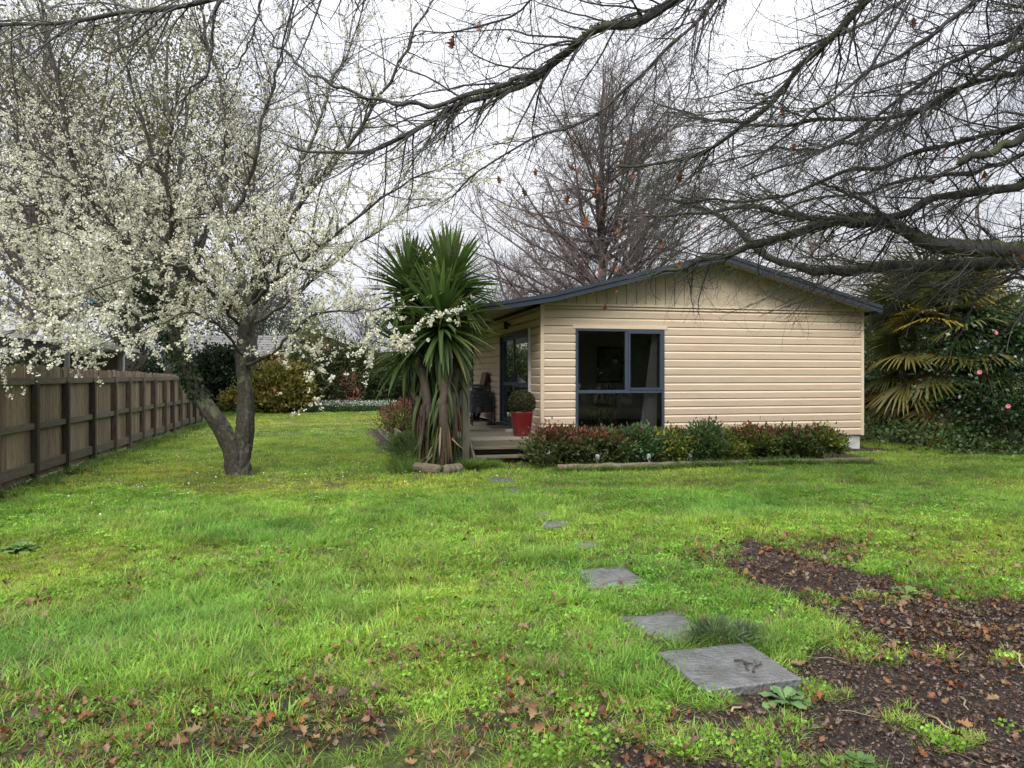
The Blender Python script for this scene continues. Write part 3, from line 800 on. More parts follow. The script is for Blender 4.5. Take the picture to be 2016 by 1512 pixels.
# ================================================================== DECK, STEPS AND WHAT STANDS ON THEM
deck = empty('deck', H(0, 0), R13, 'weathered timber verandah deck beside the sliding door', 'deck')
D0, D1, DU0 = -0.68, 9.0, -1.58
bmL = MB().box(DU0, -0.03, 0, 0.136, DECK - 0.032, DECK - .004).mesh('deck_board', M['deckwood'])
bmS = MB().box(DU0, -0.18, 0, 0.136, DECK - 0.032, DECK - .004).mesh('deck_board', M['deckwood'])
v = D0
while v < D1:
    inst('deck_board', bmS if v < 0.0 else bmL, deck, (0, v, rng.normal(0, .001)), (0, 0, 0))
    v += 0.142
MB().box(DU0 + .01, -0.19, D0 + 0.0, D0 + 0.045, DECK - 0.19, DECK - .033).build('fascia_board', M['stepwood'], deck)
MB().box(DU0 + .005, DU0 + 0.05, D0 + .046, D1, DECK - 0.19, DECK - .033).build('fascia_board', M['stepwood'], deck)
for vv in (D0 + .3, 2.0, 4.5, 7.0, 8.8):
    for uu in (DU0 + .15, -0.3):
        MB().box(uu - .05, uu + .05, vv - .05, vv + .05, -0.2, DECK - .034).build('pile', M['stepwood'], deck)
post = MB().box(-0.06, 0.06, -0.06, 0.06, -0.3, roofz(-1.56) - 0.235).build('verandah_post', M['postwood'], house, (-1.565, D0 - 0.065, 0), bevel=.006)
MB().box(-0.06, 0.06, -0.06, 0.06, -0.3, roofz(-1.56) - 0.235).build('verandah_post', M['postwood'], house, (-1.565, 5.0, 0), bevel=.006)
st = empty('deck_steps', H(0, 0), R13, 'two dark timber steps leading up to the deck', 'steps')
for k, (z, v0) in enumerate(((0.265, D0 - 0.26), (0.135, D0 - 0.50))):
    for q in range(2):
        MB().box(-1.46, -0.24, v0 + q * 0.125, v0 + q * 0.125 + 0.118, z - 0.04, z).build('tread', M['stepwood'], st, bevel=.004)
    MB().box(-1.44, -0.26, v0 + 0.235, v0 + 0.25, z - 0.13, z - .041).build('riser', M['stepwood'], st)
for uu in (-1.475, -0.225):
    mb = MB(); mb.prism([(D0 - 0.005, 0.36), (D0 - 0.005, 0.18), (D0 - 0.42, -0.05), (D0 - 0.62, -0.05), (D0 - 0.60, 0.02)], 'x', uu - 0.02, uu + 0.02)
    mb.build('stringer', M['stepwood'], st)

def pot(label, u, v, r, h, group=None):
    t = empty('red_pot', H(u, v, DECK - .006), R13, label, 'pot', group)
    def sq(a, z):
        c = max(abs(math.cos(a)), abs(math.sin(a)))
        return (1 / c) * 0.55 + 0.45 * 1.06
    MB().lathe([(0.0, 0.0), (r * .66, 0.0), (r * .72, 0.02), (r * .88, h * .45), (r * .97, h * .85), (r, h * .97), (r * .99, h), (r * .9, h), (r * .88, h * .93), (0.0, h * .92)], 36, wob=sq).build('body', M['redpot'], t)
    return t
up, vp = -0.5, -0.42
q = P(1027, 858, 13.9); up, vp = [float(c) for c in hloc(q[0], q[1])]
pot('glossy red square pot holding a clipped ball shrub on the deck', up, vp, 0.195, 0.45)
pot('dark red pot half hidden behind the verandah post', -1.33, 1.35, 0.18, 0.48)
bp = H(up, vp, DECK + .40)
bx = empty('ball_topiary', bp, 0, 'clipped round dark green box ball growing in the red pot', 'topiary')
n = 5200
k = unit(rng.normal(0, 1, (n, 3))); rr = 0.235 * (0.86 + 0.18 * rng.random((n, 1))) * (1 + 0.05 * np.sin(9 * k[:, :1]) * np.cos(8 * k[:, 1:2]))
Pp = k * rr * np.array((1, 1, 0.92)) + np.array((0, 0, 0.2)); Pp[:, 2] = np.maximum(Pp[:, 2], 0.015)
V, Fq = leafquads(Pp, k + rng.normal(0, .7, (n, 3)), 0.03, 0.6)
npobj('foliage', V, Fq, M['leaf'], bx, col=np.repeat(pick([(0.045, 0.06, 0.015), (0.07, 0.085, 0.022), (0.03, 0.042, 0.012), (0.09, 0.09, 0.035)], n), 4, 0))['kind'] = 'stuff'
MB().tube([(0, 0, -0.03), (0.01, 0, 0.12), (0, 0.01, 0.22)], 0.02, 8).build('stem', M['woodstem'], bx)
V, Fq = MB(), None
V.lathe([(0.0, 0.02), (0.17, 0.03), (0.185, 0.12), (0.19, 0.2), (0.16, 0.31), (0.08, 0.385), (0.0, 0.4)], 20)
V.build('inner_growth', M['woodstem'], bx)

# slatted metal chair
q = P(950, 834, 16.9)
ch = empty('metal_chair', (q[0], q[1], DECK - .005), math.radians(188), 'black slatted metal chair standing on the deck', 'chair')
for s in (-1, 1):
    MB().tube([(s * .235, -.27, 0.0), (s * .215, -.215, .43), (s * .2, -.25, .62), (s * .2, -.29, .86)][0:2], 0.013, 8).build('leg', M['blackmetal'], ch)
    MB().tube([(s * .25, .25, 0.0), (s * .22, .20, .42), (s * .22, .19, .64), (s * .21, .02, .66), (s * .2, -.235, .64)], 0.013, 8).build('leg', M['blackmetal'], ch)
bk = MB().tube([(-.215, -.215, .43), (-.2, -.245, .62), (-.2, -.285, .83), (-.17, -.30, .875), (.17, -.30, .875), (.2, -.285, .83), (.2, -.245, .62), (.215, -.215, .43)], 0.014, 8).build('backrest', M['blackmetal'], ch)
for z, y in ((.80, -.282), (.70, -.262), (.60, -.243), (.51, -.23)):
    MB().box(-.2, .2, y - .006, y + .006, z - .022, z + .022).build('slat', M['blackmetal'], bk)
se = MB().tube([(-.22, -.215, .43), (.22, -.215, .43), (.22, .2, .43), (-.22, .2, .43), (-.22, -.215, .43)], 0.012, 8).build('seat', M['blackmetal'], ch)
for k in range(7):
    y = -.19 + k * .062
    MB().box(-.21, .21, y, y + .045, .428, .440).build('slat', M['blackmetal'], se)
# table under a dark cloth, with a grey pot and the lid of a kettle barbecue behind it
q = P(938, 822, 18.4)
t = empty('covered_table', (q[0] - .05, q[1], DECK - .005), 0, 'round deck table draped with a dark pleated cloth', 'table')
def cw(a, z): return 1 + (0.06 * math.sin(14 * a) * max(0, (0.70 - z) / 0.7))
MB().lathe([(0.46, 0.22), (0.45, 0.40), (0.435, 0.60), (0.42, 0.70), (0.40, 0.725), (0.0, 0.73)], 84, wob=cw).build('cloth', M['darkcloth'], t)
MB().tube([(0, 0, 0.02), (0, 0, .72)], 0.035, 10).build('pedestal', M['blackmetal'], t)
for a in range(3):
    MB().tube([(0, 0, .12), (.33 * math.cos(a * 2.09 + .4), .33 * math.sin(a * 2.09 + .4), 0.015)], 0.02, 8).build('foot', M['blackmetal'], t)
o = MB().lathe([(0, 0), (.09, 0), (.12, .05), (.125, .13), (.11, .16), (.10, .14), (0.0, .13)], 20).build('grey_bowl', M['greypot'], None, (q[0] + .05, q[1] - .08, DECK + .722))
tag(o, 'small grey bowl standing on the dark covered table', 'bowl')
bq = H(-0.85, 5.6, DECK - .005)
t = empty('kettle_barbecue', bq, 0, 'dark kettle barbecue with a grey lid at the far end of the deck', 'barbecue')
MB().lathe([(0, .52), (.15, .56), (.25, .66), (.28, .78), (.28, .80)], 24).build('bowl', M['blackmetal'], t)
MB().lathe([(.285, .80), (.285, .84), (.25, .95), (.15, 1.03), (0, 1.06)], 24).build('lid', M['greypot'], t)
for a in range(3):
    MB().tube([(.16 * math.cos(a * 2.09), .16 * math.sin(a * 2.09), .60), (.30 * math.cos(a * 2.09), .30 * math.sin(a * 2.09), 0)], .014, 8).build('leg', M['blackmetal'], t)
t = empty('leaning_board', H(-0.1, 5.1, DECK - .005), R13, 'brown board leaning against the verandah wall', 'board')
mb = MB(); mb.prism([(-0.28, 0), (-0.25, 0), (0.02, 1.18), (-0.01, 1.18)], 'y', -0.3, 0.3); mb.build('panel', M['brownboard'], t)
mb = MB(); mb.prism([(-0.248, 0), (-0.21, 0), (0.06, 1.1), (0.022, 1.1)], 'y', -0.36, 0.16); mb.build('dark_edge', M['darkwood'], t)
q = P(982, 841, 16.3)
o = MB().box(-.34, .34, -.22, .22, 0, .014).build('door_mat', M['mat'], None, (q[0], q[1], DECK - .003), (0, 0, R13 + math.pi / 2)); tag(o, 'brown door mat lying in front of the sliding door', 'mat')
for (dx, dy, rz, lb) in ((-0.15, 0.42, 0.5, 'black shoe beside the chair leg, further from the door'), (0.05, 0.36, -0.3, 'black shoe lying on the deck nearest the sliding door')):
    mb = MB(); mb.prism([(-.13, 0), (.13, 0), (.14, .03), (.05, .05), (-.02, .085), (-.12, .09), (-.14, .04)], 'y', -.042, .042)
    o = mb.build('shoe', M['rubber'], None, (q[0] + dx, q[1] + dy, DECK - .003), (0, 0, rz), bevel=.012); tag(o, lb, 'shoe', 'shoes by the door mat')
q = P(1003, 849, 14.9)
o = MB().box(-.07, .07, -.05, .05, 0, .05).build('stone_block', M['concrete'], None, (q[0], q[1], DECK - .005), (0, 0, .3), bevel=.008); tag(o, 'small grey block on the deck beside the red pot', 'block')
# satellite dish on the verandah roof edge
q = P(918, 573, 13.9)
t = empty('satellite_dish', tuple(q), math.radians(35), 'grey satellite dish fixed to the verandah roof edge behind the yucca', 'satellite dish')
mb = MB(); mb.lathe([(0.0, 0.0), (.1, .006), (.2, .028), (.28, .058), (.33, .085), (.335, .08), (.28, .048), (.2, .018), (.1, -.004), (0.0, -.010)], 32)
mb.build('reflector', M['dish'], t, (0, 0, 0), (math.radians(70), 0, 0))
MB().tube([(0, 0.0, 0.0), (0, .12, -.1), (0.02, .2, -.36), (0.02, .24, -.62)], .02, 8).build('bracket', M['greypaint'], t)
MB().tube([(0, -.02, -.3), (0, -.3, -.12), (0, -.36, 0.0)], .011, 6).build('feed_arm', M['greypaint'], t)

# ================================================================== STEPPING STONES
slab_lab = ['large grey square paving slab raised on bare soil', 'grey stone slab with dark leaf scraps beside a dark tuft of grass', 'grey paving slab half edged by low clover and grass',
            'small paving slab sunk among long grass halfway along the path', 'rounded paving slab nearly overgrown by grass', 'small overgrown slab just beyond the rounded one',
            'dark sunken slab a stride in front of the deck steps', 'dark sunken slab at the foot of the deck steps']
for i, poly in enumerate(STONES):
    pts = []
    n = len(poly)
    for a in range(n):
        p0, p1 = np.array(poly[a], float), np.array(poly[(a + 1) % n], float)
        for s in range(7):
            pts.append(p0 + (p1 - p0) * s / 7)
    g3 = np.array([G(p[0], p[1])[:2] for p in pts])
    c = g3.mean(0)
    g3 = c + (g3 - c) * (1 + rng.normal(0, 0.008, (len(g3), 1)))
    if poly[0][0] == 1292: thick = 0.05
    else: thick = 0.014
    z0 = float(gz(c[0], c[1])) 
    m = len(g3)
    rel = g3 - c
    inner = rel * 0.975
    vs = [(p[0], p[1], -0.06) for p in rel] + [(p[0], p[1], thick - .006) for p in rel] + [(p[0], p[1], thick) for p in inner]
    vs += [(p[0] * .5, p[1] * .5, thick + .002) for p in inner] + [(0, 0, thick + .001)]
    fs = []
    for lv in range(3):
        for k in range(m):
            fs.append((lv * m + k, lv * m + (k + 1) % m, (lv + 1) * m + (k + 1) % m, (lv + 1) * m + k))
    for k in range(m):
        fs.append((3 * m + k, 3 * m + (k + 1) % m, 4 * m))
    o = MB().add(vs, fs).build('stepping_stone', M['stone'], None, (c[0], c[1], z0 + 0.004))
    me = o.data
    tag(o, slab_lab[i], 'paving slab', 'stepping stones across the lawn')

# ================================================================== FENCE
FT = math.tan(math.radians(12.6))
def fx(d): return -4.44 - 0.2235 * d
FD = math.atan2(1, -0.2235)
fence = empty('paling_fence', (fx(10.9), 10.9, 0), FD, 'weathered brown paling fence with posts and rails along the lawn', 'fence')
cs = math.cos(math.atan(0.2235))
def fs_(d): return (d - 10.9) / cs
posts = [7.2, 8.4, 9.65, 10.9, 12.14, 13.43, 14.71, 15.72, 16.79, 17.8, 18.9, 19.8, 20.8, 21.85, 22.75, 23.8]
# local x runs along the fence away from the camera; the lawn side is local -y
for i, d in enumerate(posts):
    s = fs_(d)
    z = float(gz(fx(d), d))
    inst('post', MB().box(-.042, .042, -0.085, 0.0, -0.4, 1.40 + rng.normal(0, .012)).mesh('post', M['fencepost']), fence, (s, -.012, z * .5), (0, 0, rng.normal(0, .03)))
    if i + 1 < len(posts):
        s1 = fs_(posts[i + 1])
        dz = rng.normal(0, .006, 3)
        for (zz, hh, k) in ((1.36, .09, 0), (0.72, .085, 1), (0.10, .14, 2)):
            yo = -0.06
            x0, x1 = s + .046, s1 - .046
            MB().box(x0, x1, yo, -0.008, zz + dz[k], zz + dz[k] + hh).build('rail', M['rail'], fence)
_pal = {}
s = fs_(7.0); s_end = fs_(23.9); i = 0
while s < s_end:
    d = 10.9 + s * cs
    top = 1.63 if d < 12.0 else float(np.interp(d, [12, 18, 20, 21, 31], [1.60, 1.535, 1.50, 1.43, 1.42]))
    top = round(top + rng.normal(0, .008), 2)
    w = 0.145
    if top not in _pal:
        _pal[top] = MB().box(0, w, 0, .018, 0.0, top).mesh('paling', M['fence'])
    inst('paling', _pal[top], fence, (s, 0.0 + rng.normal(0, .002), rng.normal(0.01, .006)), (rng.normal(0, .003), rng.normal(0, .004), 0))
    s += w + 0.004 + abs(rng.normal(0, .002)); i += 1

# ================================================================== FRONT BED: logs, hedge, garden lights
def logobj(label, a, b, r, group=None):
    a = Vector(a); b = Vector(b); L = (b - a).length
    o_ = MB()
    n = 14
    pts = [(L * k / n, rng.normal(0, .006), rng.normal(0, .004)) for k in range(n + 1)]
    o_.tube(pts, [r * (1 + rng.normal(0, .04)) for _ in pts], 14)
    o = o_.build('edging_log', M['log'], None, tuple(a), (0, 0, math.atan2(b.y - a.y, b.x - a.x)))
    return tag(o, label, 'log', group)
e0, e1 = G(1098, 926), G(1716, 911)
ends = [(0, .36), (.362, .68), (.682, 1.0)]
labs = ['half buried round edging log in front of the hedge, next to the steps', 'round edging log in front of the middle of the hedge', 'round edging log at the foundation end of the hedge']
for (a, b), lb in zip(ends, labs):
    logobj(lb, e0 + (e1 - e0) * a + np.array((0, 0, .03)), e0 + (e1 - e0) * b + np.array((0, 0, .03)), 0.065, 'edging logs along the hedge bed')
q0, q1 = G(818, 930), G(862, 936); q2 = G(900, 932)
logobj('short cut log edging the yucca bed', q0 + np.array((0, 0.1, .06)), q1 + np.array((0.02, 0.1, .06)), 0.085, 'logs edging the yucca bed')
logobj('shorter mossy log end edging the yucca bed by the steps', q1 + np.array((0.08, 0.12, .055)), q2 + np.array((0.03, 0.12, .055)), 0.085, 'logs edging the yucca bed')
NG, NY, NR = (0.07, 0.11, 0.03), (0.30, 0.31, 0.045), (0.16, 0.03, 0.025)
hedge = [(1112, 'red', 'nandina shrub with dark red tips beside the deck steps'), (1160, 'red', 'nandina shrub with dark red tips under the window corner nearest the steps'), (1215, 'redg', 'green nandina shrub with a few red tips under the window'), (1275, 'green', 'deep green nandina shrub under the window mullion'),
         (1335, 'mix', 'green and yellow nandina shrub at the curtain side of the window'), (1395, 'green', 'dark green nandina shrub below the plain boards, next to the window'), (1440, 'yellow', 'bright yellow green nandina shrub in the hedge'), (1500, 'yr', 'yellow green nandina shrub with red tips on top'),
         (1555, 'redg', 'dark green nandina shrub with red tips near the wall end'), (1605, 'redg', 'nandina shrub with red sprays next to the last one'), (1648, 'mix', 'last nandina shrub of the hedge beside the white foundation')]
pals = {'red': [NG, NG, (0.07, 0.10, 0.03), (0.10, 0.06, 0.035), (0.13, 0.15, 0.045), (0.10, 0.13, 0.04)], 'redg': [NG, NG, (0.07, 0.11, 0.03), (0.09, 0.12, 0.03)], 'green': [NG, (0.05, 0.095, 0.035), (0.07, 0.135, 0.045)],
        'mix': [NG, (0.08, 0.12, 0.03), NY, (0.13, 0.16, 0.03)], 'yellow': [NY, NY, (0.15, 0.2, 0.03), (0.08, 0.12, 0.03)], 'yr': [NY, (0.12, 0.16, 0.03), NG, (0.08, 0.12, 0.03)]}
tipa = {'red': 0.6, 'redg': 0.38, 'green': 0.08, 'mix': 0.18, 'yellow': 0.08, 'yr': 0.5}
for (pxh, kind, lb) in hedge:
    s = (pxh - 1098) / (1716 - 1098)
    b = e0 + (e1 - e0) * s
    c = b[:2] + HV * (0.62 + rng.normal(0, .05))
    shrub('nandina_shrub', lb, 'shrub', (c[0], c[1], 0.0), (0.40 + rng.random() * .06, 0.46, 0.50 + rng.random() * .09), 5200, 0.068, pals[kind], 'nandina hedge along the front wall', clumps=44, asp=0.42, spread=0.17, shell=0.62,
          tips=([(0.17, 0.035, 0.03), (0.22, 0.06, 0.05), (0.12, 0.03, 0.03)], 0.66, tipa[kind]), upd=0.5)
for (pxl, pyl, lb) in ((1178, 913, 'small grey garden light in front of the red-tipped shrubs'), (1280, 911, 'small grey garden light in the middle of the hedge bed'), (1362, 909, 'small grey garden light nearest the yellow green shrub')):
    q = G(pxl, pyl + 8)
    t = empty('garden_light', (q[0], q[1] + .12, 0), 0, lb, 'garden light', 'solar lights along the hedge')
    MB().tube([(0, 0, -.05), (0, 0, .12)], .012, 8).build('stake', M['greypaint'], t)
    MB().lathe([(.02, .10), (.035, .12), (.042, .19), (.042, .20), (.0, .205)], 16).build('head', M['zinc'], t)
# raised bed beside the deck with its timber edge
b0, b1 = G(746, 850), G(786, 884)
t = empty('timber_bed_edge', tuple(b1), math.atan2(b0[1] - b1[1], b0[0] - b1[0]), 'low timber edging of the narrow bed beside the deck', 'edging')
Lb = float(np.linalg.norm(b0 - b1))
MB().box(0.0, Lb, -0.03, 0.03, -.1, .16).build('board', M['postwood'], t)
MB().box(-0.06, -0.001, -0.9, 0.03, -.1, .34).build('end_board', M['stepwood'], t)
MB().box(0.0, 1.3, -0.031, -0.06, .0, .34).build('side_board', M['postwood'], t)
for k, (dd, lb, pal) in enumerate(((18.8, 'rusty red low shrub in the timber edged bed', [(0.22, 0.06, 0.05), (0.17, 0.05, 0.04), (0.12, 0.08, 0.04)]), (17.2, 'olive and orange low shrub between the red shrub and the yucca', [(0.10, 0.12, 0.03), (0.16, 0.12, 0.03), (0.06, 0.08, 0.02)]))):
    xx = (777 + 10 * k - CX) / F * dd
    shrub('bed_shrub', lb, 'shrub', (xx + .15, dd, 0.05), (0.42, 0.6, 0.72 - .1 * k), 3000, 0.06, pal, None, clumps=26, asp=0.35)
shrub('fine_leaved_clump', 'bright green feathery clump below the timber bed', 'plant', tuple(G(812, 905)), (0.35, 0.4, 0.42), 2600, 0.09, [(0.09, 0.16, 0.03), (0.13, 0.2, 0.05), (0.06, 0.11, 0.03)], clumps=22, asp=0.12, upd=0.9)

# ================================================================== YUCCA
yb = G(872, 924)
yuc = empty('yucca', (yb[0], yb[1], 0), 0, 'tall spiky yucca with several heads and a skirt of dead leaves', 'yucca')
def ylocal(px, py, d):
    p = P(px, py, d); return p - np.array((yb[0], yb[1], 0))
heads = [(ylocal(806, 575, 13.3), 170, 1.02), (ylocal(884, 570, 12.9), 200, 1.05), (ylocal(868, 640, 12.5), 190, 1.05), (ylocal(800, 690, 13.2), 110, 1.0), (ylocal(905, 620, 13.2), 90, .85)]
stems_ = []
for (c, n, L), base in zip(heads, [(-.25, .3), (.05, .2), (.02, -.02), (-.3, .35), (.12, .25)]):
    pts, _ = resample([(base[0], base[1], -.1), (base[0] * .9 + c[0] * .1, base[1] * .9, c[2] * .4), (c[0] * .8 + base[0] * .2, c[1] * .8 + base[1] * .2, c[2] * .75), tuple(c)], 14)
    pts[:, :2] += rng.normal(0, .012, (14, 2))
    stems_.append(pts)
    V, Fq = tubes(pts[None], np.linspace(.08, .06, 14)[None] * (1 + rng.normal(0, .05, (1, 14))), 12)
    npobj('stem', V, Fq, M['woodstem'], yuc, smooth=True)
YM = []
for j, droop in enumerate((0.0, 0.08, 0.18, 0.35, 0.6, 0.95)):
    K = 8
    t = np.linspace(0, 1, K)
    x = t.copy(); z = -droop * t ** 2.2
    sc = np.cumsum(np.concatenate([[0], np.hypot(np.diff(x), np.diff(z))])); x /= sc[-1]; z /= sc[-1]
    wd = 0.040 * np.array([0.55, 0.8, 1.0, 1.0, 0.92, 0.72, 0.42, 0.02])
    Vv = []
    for k in range(K):
        Vv += [(x[k], -wd[k], z[k] + wd[k] * .55), (x[k], 0, z[k]), (x[k], wd[k], z[k] + wd[k] * .55)]
    Ff = []
    for k in range(K - 1):
        Ff += [(3 * k, 3 * k + 1, 3 * k + 4, 3 * k + 3), (3 * k + 1, 3 * k + 2, 3 * k + 5, 3 * k + 4)]
    cc = np.repeat(np.stack([0.85 + .5 * t ** 3, np.ones(K) + .15 * t ** 3, 0.9 + .1 * t], 1), 3, 0)
    YM.append(npmesh('leaf', Vv, Ff, M['objleaf'], col=cc, smooth=True))
ybuf = []
def yleaf(c, d, L, j, col, part):
    d = Vector(d).normalized()
    q_ = d.to_track_quat('X', 'Z').to_euler()
    if part:
        o = inst('leaf', YM[j], yuc, tuple(c), (q_.x + rng.normal(0, .25), q_.y, q_.z), (L, L * (0.9 + .3 * rng.random()), L), col)
    else:
        Mx = Matrix.LocRotScale(Vector(c), q_, Vector((L, L, L)))
        me = YM[j]
        co = np.empty(len(me.vertices) * 3, np.float32); me.vertices.foreach_get('co', co); co = co.reshape(-1, 3)
        A = np.array(Mx)
        ybuf.append((co @ A[:3, :3].T + A[:3, 3], np.array([p.vertices[:] for p in me.polygons]), col))
cnt = 0
for hi, (c, n, L) in enumerate(heads):
    for i in range(n):
        el = math.radians(86 - 128 * ((i + .5) / n) ** 0.9 + rng.normal(0, 6))
        az = i * 2.39996 + rng.normal(0, .15)
        d = (math.cos(el) * math.cos(az), math.cos(el) * math.sin(az), math.sin(el))
        j = int(np.clip(round((math.radians(70) - el) / 0.62 + rng.normal(0, .5)), 0, 4))
        cz = c + np.array((0, 0, .16 * math.sin(el) - .06))
        fr = (i / n)
        col = np.array((0.08, 0.135, 0.034)) * (1.25 - .4 * fr) * (1 + rng.normal(0, .14))
        if rng.random() < .09: col = np.array((0.12, 0.13, 0.03))
        part = (d[1] < 0.35 and cnt < 268 and rng.random() < .85)
        cnt += part
        yleaf(cz, d, L * (0.78 + .3 * rng.random()), j, tuple(np.clip(col, .01, 1)), part)
for i in range(520):   # hanging skirt
    src = heads[rng.choice([2, 2, 3, 4, 3, 0])][0]
    zz = src[2] - rng.random() ** .85 * 2.0
    az = rng.random() * 6.28
    dead = rng.random() < np.clip((.95 - zz) * 1.4, 0, .9)
    xy = np.array((0.03, 0.05)) * 0 + src[:2] * np.clip(zz / 2.4, .1, 1)
    col = (0.30, 0.22, 0.13) if dead and rng.random() < .5 else ((0.14, 0.085, 0.045) if dead else tuple(np.array((0.07, 0.105, 0.03)) * (1 + rng.normal(0, .2))))
    el = math.radians(-76 if dead else -58) + rng.normal(0, .22)
    part = i < 44 and math.sin(az) < .2
    yleaf((xy[0] + .07 * math.cos(az), xy[1] + .07 * math.sin(az), max(zz, .42)), (math.cos(el) * math.cos(az), math.cos(el) * math.sin(az), math.sin(el)), min(0.5 + .35 * rng.random(), max(zz, .5) * .95), 4 if not dead else 5, tuple(np.clip(col, .01, 1)), part)
for i in range(170):   # dry leaves hugging the stems
    sp_ = stems_[rng.choice([0, 1, 2, 2, 3, 4])]
    zz = .3 + .8 * rng.random()
    xy = np.array([np.interp(zz, sp_[:, 2], sp_[:, c]) for c in (0, 1)])
    az = rng.random() * 6.28; el = math.radians(-84) + rng.normal(0, .09)
    col = [(0.24, 0.17, 0.10), (0.11, 0.07, 0.042), (0.055, 0.038, 0.027), (0.36, 0.28, 0.18), (0.06, 0.085, 0.03)][rng.choice([0, 1, 1, 2, 2, 2, 1, 3, 4, 4])]
    yleaf((xy[0] + .085 * math.cos(az), xy[1] + .085 * math.sin(az), zz), (math.cos(el) * math.cos(az), math.cos(el) * math.sin(az), math.sin(el)), min(.3 + .4 * rng.random(), zz - .02), rng.integers(0, 2), tuple(np.array(col) * (1 + rng.normal(0, .15))), False)
V = np.concatenate([b[0] for b in ybuf]); o_ = 0; Fl = []; Cl = []
for b in ybuf:
    Fl.append(b[1] + o_); o_ += len(b[0]); Cl.append(np.tile(np.array(b[2]), (len(b[0]), 1)))
rest = npobj('further_leaves', V, np.concatenate(Fl), M['leaf'], yuc, col=np.concatenate(Cl), smooth=True); rest['kind'] = 'stuff'

# ================================================================== FLOWERING PLUM
pb = G(468, 934)
plum = empty('plum_tree', (pb[0], pb[1], 0), 0, 'old plum tree covered in white blossom with a forked lichened trunk', 'tree')
PB = np.array((pb[0], pb[1], 0.0)); PD = pb[1]
def pl(px, py, dd=0.0):
    return P(px, py, PD + dd) - PB
trunk_l = [pl(466, 950), pl(462, 905, -.01), pl(450, 868, -.03), pl(424, 825, -.05), pl(388, 772, -.05), pl(358, 715, -.1), pl(333, 655, -.1), pl(305, 600, -.2), pl(280, 545, -.3)]
trunk_r = [pl(470, 950, .02), pl(474, 905, .04), pl(482, 850, .07), pl(484, 780, .1), pl(478, 730, .12), pl(480, 670, .2), pl(492, 600, .25)]
tl, _ = resample(trunk_l, 30); tr_, _ = resample(trunk_r, 30)
def btrunk(pts, r0, r1, flare, name='trunk'):
    pts = resample(pts[::3], 90)[0]
    K, sd = 90, 44
    t = np.linspace(0, 1, K)
    r = r0 + (r1 - r0) * t ** .8 + flare * np.exp(-t * 9)
    V, Fq = tubes(pts[None], r[None], sd)
    Vr = V.reshape(K, sd, 3); ctr = pts[:, None, :]
    ii, kk = np.meshgrid(np.arange(K), np.arange(sd), indexing='ij')
    an = kk * 2 * np.pi / sd
    cx_, cy_ = np.cos(an) * 2 + 9, np.sin(an) * 2 + 9
    nz = (vnoise(cx_ * 1.1 + ii * .11, cy_ * 1.1 + ii * .05) - .5) * .34 + (vnoise(cx_ * 4 + ii * .1, cy_ * 4 + 7 + ii * .22) - .5) * .20 + (vnoise(cx_ * 9 + ii * .5, cy_ * 9) - .5) * .12
    nz = nz * (1 + .8 * np.exp(-ii / 9.0))
    Vr = ctr + (Vr - ctr) * (1 + nz)[..., None]
    return npobj(name, Vr.reshape(-1, 3), Fq, M['bark_plum'], plum, smooth=True)
btrunk(tl, .135, .085, .03); btrunk(tr_, .145, .09, .05)
